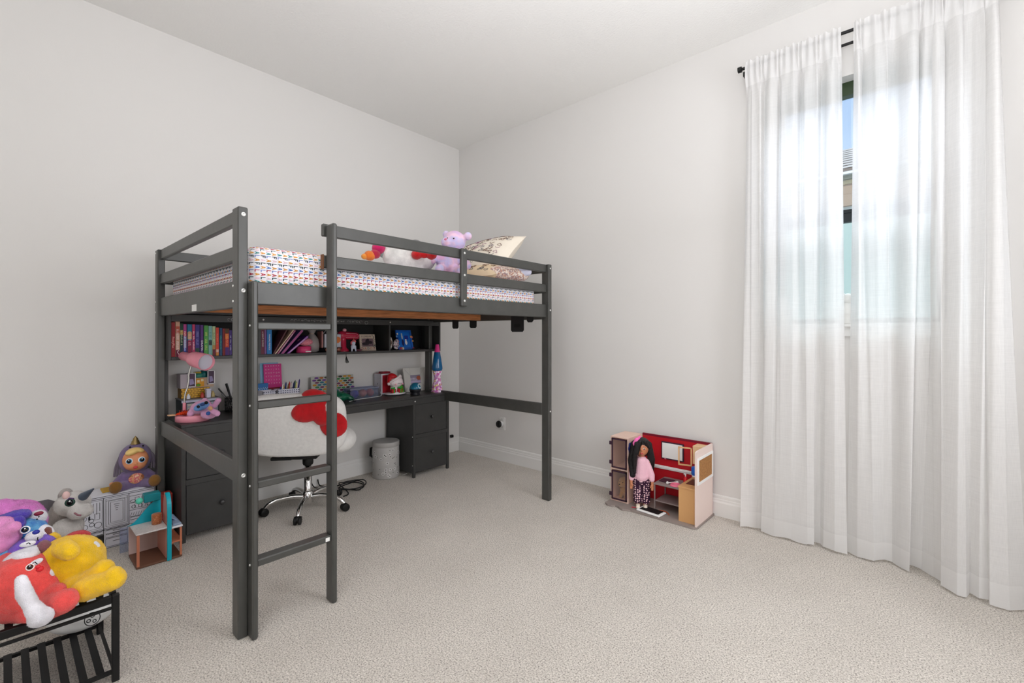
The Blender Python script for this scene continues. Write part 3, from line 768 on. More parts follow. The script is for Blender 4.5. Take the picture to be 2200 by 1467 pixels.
B(-2.172,-2.150,.168,(196,60,40),'red and orange book with a purple foot',None,bands=((0,.3,(72,40,120)),(.62,.8,(220,120,50)),(.82,1,(80,60,40))),scrawl=16,tcol=(250,170,120))
B(-2.148,-2.134,.158,(66,44,120),'short violet book, last of the row left of the bed post',None,scrawl=17,tcol=(190,190,220))
B(-1.962,-1.942,.188,(104,30,58),'maroon book reading A NIGHT DIVIDED','A NIGHT DIVIDED',(236,226,226),.0125,.53)
B(-1.940,-1.929,.185,(128,84,146),'slim mauve book right of the maroon one')
B(-1.925,-1.895,.190,(24,120,190),'thick blue book reading MAKING FRIENDS','MAKING FRIENDS',(240,244,250),.0135,.42)
def leaning(yb, yt, th, L, col, label, spine=None, x=.256, dots=0, name='book'):
    """a book that leans to the right: foot at yb, top at yt"""
    dy = yt-yb; ang = math.asin(max(-1, min(1, dy/L)))
    T = Matrix.Translation((x, yb, SZ)) @ Matrix.Rotation(-ang, 4, 'X')
    mb = MB(T); mats = [mat('cover_%d_%d_%d' % col, col, rough=.45), M_page]
    mb.box(-.13, 0, 0, th, th*math.sin(ang)*0+.0, L)
    if spine: mats.append(mat('band_%d_%d_%d' % spine, spine, rough=.5)); mb.mi = 2; mb.box(0, .0005, .001, th-.001, .004, L-.004)
    if dots:
        mats.append(mat('ink_pale', (236,220,226), rough=.6)); mb.mi = len(mats)-1
        for k in range(dots): mb.box(.0005, .001, th*.3, th*.7, .03+k*(L-.06)/dots, .03+(k+.55)*(L-.06)/dots)
    return tag(mb.build(name, mats), label, 'book', 'books leaning on the hutch shelf')
leaning(-1.888,-1.792,.008,.205,(96,52,58),'thin dark brown book leaning behind the other leaning books')
leaning(-1.876,-1.748,.0065,.215,(226,200,176),'thin cream book leaning to the right', None)
leaning(-1.862,-1.745,.011,.200,(150,70,96),'leaning plum book with a dotted spine',(176,110,140),dots=16)
leaning(-1.838,-1.695,.016,.220,(96,88,150),'leaning pink topped book with a blue-violet foot',(176,86,140))
leaning(-1.800,-1.655,.013,.190,(84,40,120),'purple book leaning lowest against the pink tins',(170,110,190),dots=18)

# ============================================================ THINGS ON THE HUTCH SHELF
# pink heart tin with round lid
tn = thing('pink_tin', 'hot pink trinket tin under the glittery pink round box', 'tin', (.2,-1.66,SZ))
MB().lathe([(.047,0),(.05,.003),(.05,.044),(.046,.047),(0,.047)], (.205,-1.660,SZ)).build('body', mat('hot_pink', (214,60,116), rough=.3), tn)
MB().box(.2545,.2555,-1.668,-1.628,SZ+.006,SZ+.013).build('label_strip', M_white, tn)
gl = thing('glitter_box', 'round glittery pink box on top of the pink tin', 'box', (.2,-1.66,SZ+.047))
plush('body', [('e',(.20,-1.648,SZ+.077),(.042,.055,.029))], ramp_mat('pink_glitter', [(226,110,140),(250,170,180),(214,90,120),(255,200,206)], 120, rough=.3), gl, .004, 2, .0008)
# gauze gift bag tied at the neck
gb = thing('gauze_bag', 'sheer grey drawstring gift bag beside the pink tin', 'bag', (.18,-1.585,SZ))
M_gauze = glass_mat('grey_gauze', (196,188,186), .02, .4, .55)
MB().lathe([(.03,0),(.047,.01),(.052,.05),(.045,.095),(.026,.125),(.014,.135),(.024,.15),(.042,.19)], (.17,-1.585,SZ+.0005), 22).build('bag', M_gauze, gb)
MB().tube([(.17+.0155*math.cos(t),-1.585+.0155*math.sin(t),SZ+.136) for t in [2*PI*i/12 for i in range(12)]], .002, 6, True).build('ribbon', mat('tan_ribbon', (170,140,112), rough=.6), gb)
plush('filling', [('e',(.17,-1.585,SZ+.062),(.036,.036,.045)),('e',(.17,-1.57,SZ+.05),(.03,.03,.035))], mat('taupe_filling', (170,156,150), rough=.9, var=.2, vscale=60), gb, .006, 3, .001)
# toy train tin
tr = thing('train_tin', 'white tin train car with an orange fish picture and wheels', 'toy', (.18,-1.45,SZ))
MB().box(.12,.205,-1.505,-1.375,SZ+.03,SZ+.135,b=.004).build('body', mat('tin_pale', (176,178,188), rough=.3, metal=.3), tr)
MB().box(.12,.21,-1.512,-1.37,SZ+.025,SZ+.033).build('chassis', M_dark, tr)
pm = MB(); pm.mi = 0; pm.ell((.2055,-1.405,SZ+.09),(.001,.026,.024)); pm.mi = 1; pm.prism([(-.06,-.03),(.015,.0),(.012,.012),(-.06,-.018)], .001, at(FX,(.205,-1.42,SZ+.075))); pm.mi = 2; pm.ell((.2055,-1.43,SZ+.115),(.001,.012,.006))
pm.build('picture', [mat('orange_print', (214,120,60), rough=.5), mat('red_print', (190,70,60), rough=.5), mat('navy_print', (40,60,110), rough=.5)], tr)
for y in (-1.485,-1.44,-1.395): MB().lathe([(.006,0),(.017,.001),(.017,.005),(.006,.006)], (.207,y,SZ+.0175), 18, (1,0,0)).build('wheel', mat('copper_wheel', (150,96,80), rough=.35, metal=.6), tr)
MB().tube([(.165,-1.5+.125*i/12,SZ+.135+.045*math.sin(PI*i/12)) for i in range(13)], .0018, 6).build('handle', M_steel, tr)
MB().box(.125,.2,-1.525,-1.513,SZ+.03,SZ+.155,b=.003).build('end_frame', mat('rose_metal', (170,120,116), rough=.35, metal=.4), tr)
# small dark jar just left of the ladder rail
# pink toy mixer-like case
pc = thing('pink_case', 'shiny crimson toy mixer with a long rounded head', 'toy', (.17,-1.30,SZ))
M_crim = mat('crimson_plastic', (190,40,72), rough=.22, spec=.6)
plush('head', [('c',(.17,-1.355,SZ+.125),(.17,-1.235,SZ+.118),.034,.030)], M_crim, pc, .005, 3, 0)
MB().tube([(.204+.0,-1.335,SZ+.14),(.205,-1.25,SZ+.136),(.203,-1.222,SZ+.12),(.205,-1.25,SZ+.104),(.204,-1.335,SZ+.108)], .0018, 6).build('trim_line', mat('pale_pink', (240,170,180), rough=.3), pc)
MB().lathe([(.05,0),(.05,.01),(.03,.03),(.028,.10)], (.165,-1.345,SZ), 22).build('stand', M_crim, pc)
MB().lathe([(.012,0),(.016,.01),(.01,.02),(0,.022)], (.17,-1.33,SZ+.155), 14).build('dial', mat('pale_pink', (240,170,180)), pc)
uf = thing('pony_figurine', 'small white pony figurine with a pink mane on the shelf', 'figurine', (.225,-1.285,SZ))
plush('body', [('e',(.225,-1.285,SZ+.035),(.016,.022,.018)),('c',(.225,-1.298,SZ+.04),(.228,-1.30,SZ+.003),.008,.007),('c',(.225,-1.272,SZ+.04),(.228,-1.268,SZ+.003),.008,.007),('e',(.23,-1.288,SZ+.062),(.016,.015,.016))], mat('pale_lilac', (206,214,232), rough=.4), uf, .003, 2, 0)
plush('mane', [('e',(.222,-1.28,SZ+.076),(.014,.018,.014)),('e',(.222,-1.30,SZ+.065),(.012,.008,.016))], mat('coral_mane', (226,110,120), rough=.5), uf, .003, 2, 0)
MB().lathe([(.004,0),(0,.018)], (.226,-1.284,SZ+.088), 8).build('horn', mat('gold_paint', (206,166,90), rough=.3, metal=.6), uf)
pd = thing('trinket_dish', 'little dark pink trinket dish beside the pony figurine', 'dish', (.2,-1.235,SZ))
MB().lathe([(.02,0),(.03,.012),(.028,.014),(.018,.004),(0,.004)], (.20,-1.228,SZ), 18).build('bowl', mat('dusty_rose', (120,70,84), rough=.4), pd)
# picture frame: I LOVE MY DADDY
def pframe(name, label, y0, y1, z0, z1, xb, xt, fw, fcol, pcol, parts, depth=.014, key=''):
    """standing frame: back foot at xb, top leaning to xt"""
    t = thing(name, label, 'picture frame', ((xb+xt)/2,(y0+y1)/2,z0), group='picture frames')
    h = z1-z0; a = math.atan2(xb-xt, h); T = Matrix.Translation((xb,(y0+y1)/2,z0)) @ Matrix.Rotation(-a, 4, 'Y') @ FX; w = (y1-y0)/2
    fm = MB(T)
    for (u0,u1,v0,v1) in ((-w,-w+fw[0],0,h),(w-fw[1],w,0,h),(-w+fw[0],w-fw[1],0,fw[2]),(-w+fw[0],w-fw[1],h-fw[3],h)):
        fm.box(u0,u1,v0,v1,-depth,0,b=.0015)
    fm.build('frame', fcol, t)
    MB(T).box(-w+fw[0]*.9, w-fw[1]*.9, fw[2]*.9, h-fw[3]*.9, -depth*.8, -depth*.45).build('photo', pcol, t)
    bk = MB(T).box(-.02,.02,h*.1,h*.5,-depth-.004,-depth); bk.build('back_stand', M_dark, t)
    parts(t, T, w, h)
    return t
M_fcream = mat('cream_painted_frame', (206,190,172), rough=.6, var=.06, vscale=20)
M_photo = mat('sepia_photo', (120,98,106), rough=.35, var=.3, vscale=22)
def daddy(t, T, w, h):
    TT = lambda u, v: T @ Matrix.Translation((u, v, .0006))
    text('I LOVE MY', .020, TT(-.008, h*.86), mat('ink_dark', (60,56,70)), t)
    for k, (ch, c) in enumerate(zip('DADDY', ((176,96,90),(200,90,80),(40,80,110),(196,120,90),(190,80,80)))):
        text(ch, .026, TT(-.052+k*.026, h*.125), mat('paint_%d' % k, c), t)
    fg = MB(T); fg.mi = 0
    fg.ell((.0,h*.53,-.004),(.020,.024,.002)); fg.ell((.028,h*.5,-.004),(.016,.014,.002)); fg.ell((-.022,h*.42,-.004),(.03,.012,.002)); fg.ell((.005,h*.66,-.004),(.011,.012,.002))
    fg.build('photo_figures', mat('photo_dark', (44,34,42), rough=.4), t)
    st = MB(T); st.mi = 0
    for k in range(5): st.tube([(w*.62+k*.008, h*.97-.012*k, .0012),(w*.86-.004*k, h*.80-.012*k, .0012)], .0012, 5)
    for k in range(7): st.tube([(w*.86, h*.30, .0012),(w*.86+.02*math.cos(k*.9), h*.30+.022*math.sin(k*.9), .0012)], .0015, 5)
    for k in range(6): st.tube([(-w*.9, h*(.2+.1*k), .0012),(-w*.72, h*(.22+.1*k), .0012)], .0008, 5)
    st.build('painted_doodle', mat('doodle_ink', (44,54,60)), t)
pframe('picture_frame', 'cream painted photo frame lettered I LOVE MY DADDY on the hutch shelf', -1.192, -1.052, SZ, SZ+.134, .17, .145, (.018,.018,.034,.034), M_fcream, M_photo, daddy)
# two glass ornaments
def round_orn(y, x, h, w, cols, label):
    t = thing('photo_ornament', label, 'ornament', (x,y,SZ), group='round picture ornaments on the shelf')
    plush('body', [('e',(x,y,SZ+h*.5),(.014,w,h*.5))], ramp_mat('orn_%s' % label[:9], cols, 60, rough=.3, bump=.1), t, .004, 2, 0)
    MB().box(x-.02,x+.02,y-w*.7,y+w*.7,SZ,SZ+.006,b=.002).build('foot', M_dark, t)
round_orn(-.948, .205, .115, .028, [(20,18,20),(120,84,60),(230,226,222),(30,26,30)], 'striped dark rounded ornament in the right hutch bay')
round_orn(-.893, .215, .090, .027, [(220,190,196),(60,60,90),(236,226,226),(160,120,130)], 'pale rounded ornament between the dark one and the blue frame')
# blue toy frame with stickers
def bluefr(t, T, w, h):
    q = random.Random(21); cols = [(206,110,100),(230,226,200),(40,60,150),(226,160,90),(120,170,220),(190,60,80)]
    for k in range(14):
        s = MB(T); a = q.choice((-1,1)); u = a*w*q.uniform(.86,1.02) if k < 11 else q.uniform(-w,w); v = q.uniform(.03,.97)*h if k < 11 else .012
        s.lathe([(q.uniform(.007,.012),0),(.008,.004),(0,.005)], (u,v,0), 14)
        c = cols[k % 6]; s.build('sticker_button', mat('btn_%d_%d_%d' % c, c, rough=.4), t)
    p = MB(T); p.mi = 0; p.ell((-.022,h*.66,-.004),(.008,.022,.002)); p.ell((-.022,h*.80,-.004),(.008,.008,.002)); p.mi = 1; p.ell((.012,h*.36,-.004),(.012,.02,.002)); p.ell((.012,h*.5,-.004),(.009,.009,.002)); p.mi = 2; p.ell((-.02,h*.36,-.004),(.012,.03,.002))
    p.mi = 3; p.box(.004,.04,h*.52,h*.72,-.006,-.003)
    p.build('picture', [mat('pale_blue_print', (190,200,210)), mat('white_print', (236,236,240)), mat('navy_print2', (30,40,100)), mat('deep_blue_print', (20,50,150))], t)
pframe('picture_frame', 'bright blue frame covered in button stickers on the hutch shelf', -.855, -.700, SZ, SZ+.175, .20, .15, (.018,.018,.018,.014), mat('blue_frame', (30,96,190), rough=.35, var=.25, vscale=18), mat('blue_picture', (24,110,206), rough=.3, var=.2, vscale=12), bluefr)
dp = thing('bead_pile', 'small dark bead bracelet lying at the foot of the blue frame', 'bracelet', (.23,-.70,SZ))
bd = MB()
for k in range(12): bd.ell((.232+.012*math.sin(k*.52), -.70+.034*math.cos(k*.52), SZ+.006), .0055, None, 8, 6)
bd.build('beads', mat('dark_beads', (46,40,40), rough=.3), dp)
# black tassel hanging below the shelf edge by the ladder
ts = thing('tassel', 'black tassel hanging from the shelf edge beside the ladder rail', 'tassel', (.272,-1.36,1.0))
tb_ = MB(); tb_.cyl((.2705,-1.37,1.03),(.2705,-1.37,1.005),.002)
for k in range(16): tb_.tube([(.2725,-1.37,1.01),(.272+.006*math.cos(k),-1.368+.008*math.sin(k),.985),(.272+.010*math.cos(k),-1.365+.014*math.sin(k),.957+.004*(k%3))], .0016, 5)
tb_.build('strands', M_dark, ts)
# ============================================================ THINGS ON THE DESK
DZ = .6665
M_pink = mat('pink_lamp_enamel', (232,150,166), rough=.35)
lamp = thing('desk_lamp', 'pink gooseneck desk lamp with a round tray base', 'lamp', (.30,-2.352,DZ))
LC = (.300,-2.352,DZ)
MB().lathe([(.080,0),(.086,.003),(.086,.037),(.083,.039),(.081,.037),(.081,.012),(0,.012)], LC, 40).build('tray_base', M_pink, lamp)
MB().cyl((.262,-2.385,DZ+.012), (.262,-2.385,DZ+.105), .0105, .0085).build('stem', M_pink, lamp)
npts = [(.262,-2.385,DZ+.105), (.262,-2.382,.818), (.262,-2.370,.862), (.262,-2.3635,.912), (.262,-2.364,.934), (.262,-2.352,.985), (.265,-2.344,1.005)]
def spline(p, k=6):
    o = []
    for i in range(len(p)-1):
        a, b, c, d = Vector(p[max(0,i-1)]), Vector(p[i]), Vector(p[i+1]), Vector(p[min(len(p)-1,i+2)])
        for j in range(k):
            t = j/k; o.append(.5*((2*b)+(c-a)*t+(2*a-5*b+4*c-d)*t*t+(3*b-a-3*c+d)*t**3))
    o.append(Vector(p[-1])); return o
MB().tube(spline(npts), .0048, 10).build('gooseneck', mat('brushed_steel', (190,188,182), rough=.3, metal=.9), lamp)
ra, rb = Vector((0.2558, -2.393, 1.049)), Vector((0.467, -2.325, 1.015))
ax = (rb-ra).normalized(); ln = (rb-ra).length
MB().lathe([(0,0),(.022,.001),(.026,.005),(.026,ln*.37),(.0275,ln*.385),(.0385,ln*.43),(.0435,ln*.50),(.0455,ln*.60),(.0475,ln),(.0455,ln),(.043,ln*.6),(.03,ln*.45),(0,ln*.44)], ra, 36, ax).build('lamp_shade', M_pink, lamp)
MB().lathe([(0,0),(.041,.0),(.0445,.012)], rb-ax*.03, 30, ax).build('reflector', mat('pale_reflector', (196,200,214), rough=.5), lamp)
MB().tube([ra+Vector((0,-.004,.005)), ra+Vector((.0,-.018,.008)), ra+Vector((.0,-.024,.02)), ra+Vector((.0,-.020,.034))], .002, 6).build('switch_cord', M_white, lamp)
# things in the lamp tray
cw = thing('snack_bag', 'shiny orange-red snack wrapper lying on the lamp tray', 'wrapper', (.27,-2.41,DZ+.04))
wv = []; nxx = 26
for j in range(9):
    for i in range(nxx+1):
        u, v = -1+2*i/nxx, -1+2*j/8
        wv.append((.295+v*.022-.010*u, -2.385+u*.055, DZ+.050+.012*(1-v*v)*(1-abs(u)**4)+.004*math.sin(i*2.3+j*.4)*(1-abs(u)**3)+.006*u))
mb = MB(); mb.add(wv, [(j*(nxx+1)+i, j*(nxx+1)+i+1, (j+1)*(nxx+1)+i+1, (j+1)*(nxx+1)+i) for j in range(8) for i in range(nxx)], True)
mb.mi = 1
for k in range(9): mb.box(.304, .3055, -2.42+k*.0085, -2.416+k*.0085, DZ+.055, DZ+.068)
mb.mi = 2; mb.prism([(0,-.022),(-.03,-.014),(-.032,.012),(0,.022)], .006, Matrix.Translation((.297,-2.44,DZ+.042)) @ Matrix.Rotation(PI/2, 4, 'Z'))
ow = mb.build('wrapper', [mat('foil_orange', (222,66,28), rough=.25, spec=.7), mat('foil_dark', (120,24,20), rough=.3), mat('foil_tan', (214,170,130), rough=.35)], cw)
MB().box(.27,.31,-2.415,-2.36,DZ+.0392,DZ+.047,b=.003).build('wrapper_base', mat('foil_orange', (222,66,28)), cw)
for k, (p0, p1, c, lb) in enumerate((((.34,-2.39,DZ+.018),(.33,-2.31,DZ+.030),(60,54,52),'dark pencil lying in the lamp tray'),((.355,-2.37,DZ+.018),(.335,-2.295,DZ+.034),(214,212,208),'white pen lying in the lamp tray'),((.33,-2.36,DZ+.018),(.30,-2.29,DZ+.034),(150,60,50),'red-brown pencil lying in the lamp tray'))):
    t = tag(MB().cyl(p0, p1, .0045, n=10).cyl(p1, tuple(Vector(p1)+(Vector(p1)-Vector(p0)).normalized()*.01), .0045, .001, n=10).build('pencil', mat('pen_%d' % k, c, rough=.4)), lb, 'pencil', 'pens in the lamp tray')
# stacked toy kitchen
tk = thing('toy_kitchen', 'stacked doll kitchen of cupboards and yellow tiles at the desk corner', 'toy', (.09,-2.28,DZ))
M_navy = mat('slate_blue_edge', (66,74,92), rough=.6); M_pl = mat('pale_lilac_panel', (176,166,172), rough=.6); M_ply = mat('pale_ply', (206,196,180), rough=.6)
lb = MB().box(.025,.160,-2.377,-2.177,DZ,.770,b=.002); lb.mi = 1; lb.box(.1602,.1612,-2.377,-2.177,.757,.770)
lb.mi = 2; lb.box(.1602,.1612,-2.35,-2.30,.69,.75); lb.box(.1602,.1612,-2.24,-2.185,.675,.75)
lb.build('lower_cabinet', [mat('dark_teal_side', (52,62,66)), mat('lilac_edge', (196,196,216)), mat('silver_grey_front', (166,170,184), rough=.5)], tk)
lv = MB()
for z in (.70,.722,.742): lv.box(.1613,.1625,-2.345,-2.305,z-.007,z+.004)
lv.build('louvre', M_ply, tk)
MB().box(.02,.165,-2.38,-2.172,.7705,.776).build('counter', mat('slate_counter', (120,118,122)), tk)
yb = MB().box(.02,.10,-2.366,-2.214,.7765,.838); yb.mi = 1
for j in range(5):
    for i in range(9): yb.box(.1002,.1010, -2.365+i*.0168+(j%2)*.005, -2.351+i*.0168+(j%2)*.005, .7785+j*.012, .788+j*.012)
yb.build('yellow_tiles', [mat('tile_gap', (120,88,30)), mat('yellow_tile', (222,170,50), rough=.4)], tk)
MB().box(.02,.108,-2.372,-2.312,.8385,.928,b=.002).build('cupboard', M_pl, tk)
def framed(name, y0, y1, z0, z1, x, col):
    q = MB(); q.box(x,x+.006,y0,y1,z0,z1); q.mi = 1
    for a in ((y0,y0+.004,z0,z1),(y1-.004,y1,z0,z1),(y0,y1,z0,z0+.004),(y0,y1,z1-.004,z1)): q.box(x+.006,x+.008,*a)
    q.mi = 2; q.prism([(y0+.012,z0+.012),(y1-.008,z0+.02),(y1-.014,z0+.05),(y0+.01,z0+.05)], .0006, at(FX,(x+.006,0,0)))
    return q.build(name, [mat('mauve_dark', (84,66,84)), M_white, mat(col, (150,140,178))], tk)
framed('picture_door', -2.336, -2.292, .846, .935, .105, 'lilac_print')
framed('picture_panel', -2.226, -2.186, .856, .945, .095, 'silver_print')
MB().box(.02,.095,-2.312,-2.19,.8385,.900).build('back_box', mat('sand_box', (186,160,136)), tk)
fq = MB().box(.0955,.101,-2.31,-2.245,.845,.895); fq.mi = 1
for k in range(3): fq.box(.1012,.1022,-2.304+k*.021,-2.290+k*.021,.865+k*.006,.880+k*.006)
fq.mi = 2; fq.ell((.103,-2.276,.855),(.003,.012,.009))
fq.build('food_shelf', [mat('amber', (214,150,40)), mat('sticker_cream', (236,220,180)), mat('green_food', (96,150,40))], tk)
for k, (y, w, h, c, lb) in enumerate(((-2.272,.030,.026,(64,140,120),'teal green toy lunch pot on top of the doll kitchen'),(-2.236,.022,.034,(30,110,110),'dark teal toy pot behind the lamp shade'))):
    t = thing('toy_pot', lb, 'toy', (.07,y,.900), group='toy pots on the doll kitchen')
    MB().lathe([(w*.9,0),(w,.004),(w,h*.7),(w*.8,h),(0,h)], (.06,y,.9005), 18).build('pot', mat('pot_%d' % k, c, rough=.35), t)
    MB().box(.04,.08,y-w*.6,y+w*.6,.9007+h,.909+h,b=.003).build('lid', mat('pot_lid_%d' % k, (206,170,60) if k == 0 else (24,90,92)), t)
for k, (y, r, h, c, lb) in enumerate(((-2.335,.010,.03,(222,226,236),'tiny white and blue toy figure on the kitchen counter'),(-2.262,.011,.034,(178,60,50),'tiny red toy bottle on the kitchen counter'),(-2.205,.012,.036,(196,176,120),'tiny amber toy jar at the end of the kitchen counter'))):
    tag(MB().lathe([(r,0),(r,h*.6),(r*.5,h*.8),(r*.5,h),(0,h)], (.130,y,.7765), 12).build('toy_bottle', mat('tb_%d' % k, c, rough=.3)), lb, 'toy', 'tiny bottles on the doll kitchen counter')
tag(MB().box(.12,.16,-2.246,-2.222,.7765,.825,b=.002).box(.119,.161,-2.248,-2.220,.8255,.832).build('toy_canister', mat('canister', (206,206,226), rough=.4)), 'white and lilac toy canister on the kitchen counter', 'toy')
# pink plush with blue face
pp = thing('plush_toy', 'small pink plush animal with a blue face flopped on the desk', 'plush toy', (.25,-2.25,DZ), group='plush toys on the desk')
def V3(p): return Vector(p)
hc = V3((0.3611, -2.326, 0.7501))
M_pinkf = fur('pink_plush', (226,166,206)); M_bluef = fur('blue_plush', (104,150,208))
plush('body', [('e',hc,(.05,.056,.038),(0.3,0,0)),('e',(0.4189, -2.301, 0.7127),(.035,.042,.030)),('c',(0.395, -2.268, 0.7524),(0.4134, -2.252, 0.7854),.014,.016),('c',(0.3423, -2.369, 0.7208),(0.362, -2.378, 0.7162),.020,.018),('e',(0.354, -2.305, 0.7826),.018),('c',(0.4772, -2.302, 0.7383),(0.4991, -2.283, 0.7223),.016,.018)], M_pinkf, pp, .004, 3, .001)
plush('face', [('e',(0.4159, -2.337, 0.76),(.018,.042,.022),(0.35,0,0))], M_bluef, pp, .003, 2, .0006)
for p in ((0.4255, -2.355, 0.7605), (0.4476, -2.322, 0.7829)): MB().ell(p, .0095, None, 14, 10).build('eye', M_dark, pp)
MB().ell((0.4492, -2.341, 0.7745), (.009,.012,.008)).build('nose', mat('navy_nose', (34,60,110), rough=.5), pp)
plush('paw_pad', [('e',(0.4846, -2.322, 0.7258),(.008,.012,.012))], mat('navy_pad', (50,84,150), rough=.8), pp, .003, 2, 0)
plush('hand', [('e',(0.4945, -2.314, 0.7549),.013)], fur('tan_plush', (222,166,120)), pp, .003, 2, .0006)
# wire pen cup with pens
cu = thing('pen_cup', 'black wire mesh pen cup on the desk behind the bed post', 'pen cup', (.105,-2.10,DZ))
cx, cy = .100, -2.085; mb = MB()
for k in range(5): mb.tube([(cx+.042*math.cos(t), cy+.042*math.sin(t), DZ+.004+k*.022) for t in [2*PI*i/24 for i in range(24)]], .0016 if k % 4 else .003, 5, True)
for i in range(24):
    a = 2*PI*i/24
    for s_ in (1, -1): mb.tube([(cx+.042*math.cos(a+s_*.5*t/4), cy+.042*math.sin(a+s_*.5*t/4), DZ+.004+.088*t/4) for t in range(5)], .0011, 4)
mb.lathe([(.042,0),(.042,.003),(0,.003)], (cx,cy,DZ), 24)
mb.build('mesh_cup', M_bmetal, cu)
for k, (dx, dy, l, c, cap, lb) in enumerate(((-.02,-.075,.155,(24,24,24),(24,24,24),'black pen tilted furthest left in the wire cup'),(.0,-.035,.185,(40,40,42),(20,20,20),'thick black marker standing tallest in the wire cup'),(.0,.012,.175,(28,28,30),(16,16,16),'black pen right of the tall marker'),(.022,.0,.135,(206,206,204),(214,214,212),'white and grey marker in the front of the wire cup'),(-.006,-.06,.12,(70,70,72),(120,120,120),'short grey pencil in the wire cup'),(.01,.03,.15,(60,60,62),(224,224,224),'grey pen with a white tip in the wire cup'))):
    b0 = Vector((cx-dx*.35, cy-dy*.35, DZ+.008)); b1 = Vector((cx+dx, cy+dy, DZ+l)); d = (b1-b0).normalized(); r_ = .0075 if k in (1,3) else .0048
    t = MB(); t.cyl(b0, b0+(b1-b0)*.7, r_*.85, n=10); t.mi = 1; t.cyl(b0+(b1-b0)*.7, b1, r_, n=10)
    tag(t.build('pen', [mat('penb_%d' % k, c, rough=.4), mat('penc_%d' % k, cap, rough=.35)]), lb, 'pen', 'pens in the wire cup')
# letter board cards and the back books
def card(name, label, y0, y1, z0, z1, x0, tilt, col, t_=.004, cat='card', group=None):
    T = Matrix.Translation((x0,(y0+y1)/2,z0)) @ Matrix.Rotation(-tilt, 4, 'Y') @ FX
    o = MB(T).box(-(y1-y0)/2,(y1-y0)/2,0,z1-z0,-t_,0,b=.0008).build(name, mat(*col) if isinstance(col, tuple) else col)
    return tag(o, label, cat, group), T
a_, T = card('alphabet_book', 'magenta alphabet letter card standing against the wall above the crayons', -1.875, -1.755, .735, .965, .075, .10, ('magenta_card', (206,40,130), .5))
for rr, rw in enumerate(('ABCDEF','GHIJKL','MNOPQR','STUVWX','YZ1234','567890')):
    for cc, ch in enumerate(rw): text(ch, .0135, T @ Matrix.Translation((-.045+cc*.0175, .215-rr*.0245, .0006)), mat('pink_letter', (246,200,226)), a_, 'letter')
card('folder', 'light blue folder standing behind the magenta alphabet card', -1.892, -1.77, .735, .972, .055, .08, ('light_blue_folder', (130,176,206), .5), cat='folder')
card('folder', 'dark red folder behind the crayon basket', -1.875, -1.74, DZ, .80, .10, .05, ('dark_red_folder', (128,14,28), .5), cat='folder')
bx, T = card('small_box', 'small bright blue box with pale curly lettering by the bed post', -1.935, -1.865, .745, .835, .115, .04, ('bright_blue_box', (24,104,170), .45), .03, 'box')
mq = MB(T)
for v in (.028,.055): mq.tube([(-.03+.06*i/24, v+.008*math.sin(i*1.1), .0008) for i in range(25)], .0013, 5)
mq.build('lettering', mat('pale_blue_ink', (190,216,240)), bx)
# a support under the upper cards: desk organiser
og = tag(MB().box(.03,.12,-1.94,-1.74,DZ,.7345,b=.003).build('organiser_box', mat('grey_organiser', (96,92,92))), 'low grey organiser box behind the white baskets on the desk', 'box')
M_latt = mat('lattice_white', (214,214,226), rough=.5); M_navyd = mat('navy_diamond', (52,60,96))
def basket(y0, y1, x0, x1, z1, label):
    t = thing('basket', label, 'basket', ((x0+x1)/2,(y0+y1)/2,DZ), group='white lattice baskets on the desk')
    q = MB(); e = .003
    q.box(x0,x1,y0,y1,DZ,DZ+e)
    for a in ((x0,x0+e,y0,y1),(x1-e,x1,y0,y1),(x0,x1,y0,y0+e),(x0,x1,y1-e,y1)): q.box(*a, DZ+e, z1)
    q.mi = 1; n_ = max(3, int((y1-y0)/.014))
    for j in range(int((z1-DZ)/.014)):
        for i in range(n_):
            c_ = y0+(i+.5)*(y1-y0)/n_; zz = DZ+.008+j*.014
            q.prism([(-.0046,0),(0,-.0046),(.0046,0),(0,.0046)], .0005, at(FX,(x1,c_,zz)))
    q.build('basket_wall', [M_latt, M_navyd], t)
    return t
basket(-1.85,-1.70,.165,.235,.797,'white lattice basket full of crayons and pens on the desk')
basket(-1.945,-1.86,.15,.24,.794,'white lattice basket left of the crayon basket')
pcs = [(40,60,150),(230,226,220),(214,190,120),(24,40,110),(120,90,30),(206,40,40),(220,200,190),(30,30,90),(70,110,60),(236,220,140),(60,40,120)]
for k, c in enumerate(pcs):
    y = -1.835+k*.0125; q = MB(); b0 = Vector((.20, y, DZ+.004)); b1 = Vector((.20+.01*math.sin(k*2), y+.018, DZ+.135+.026*abs(math.sin(k*1.7))+.002*k)); r_ = .0052
    q.cyl(b0, b1, r_, n=8); d = (b1-b0).normalized(); q.mi = 1; q.cyl(b1, b1+d*.012, r_*.9, .001, n=8)
    nm = ['blue','white','buff','navy','olive','red','cream','dark navy','green','pale yellow','violet'][k]
    tag(q.build('crayon', [mat('crayon_%d' % k, c, rough=.4), mat('crayon_tip_%d' % k, tuple(int(v*.8) for v in c), rough=.5)]), nm + ' crayon standing in the white lattice basket', 'crayon', 'crayons in the basket')
bj = thing('lip_gloss', 'small clear pink bottle with a white ball cap behind the chair', 'bottle', (.2,-1.66,DZ))
MB().lathe([(.018,0),(.02,.004),(.02,.05),(.008,.062),(0,.062)], (.20,-1.66,DZ), 16).build('bottle', mat('berry_bottle', (120,40,60), rough=.2), bj)
MB().ell((.20,-1.66,DZ+.074), .013).build('cap', M_white, bj)
tag(MB().box(.09,.17,-1.64,-1.50,DZ,DZ+.045,b=.003).build('pencil_case', mat('mauve_case', (140,84,100), rough=.6)), 'dusty mauve case lying behind the chair back', 'case')
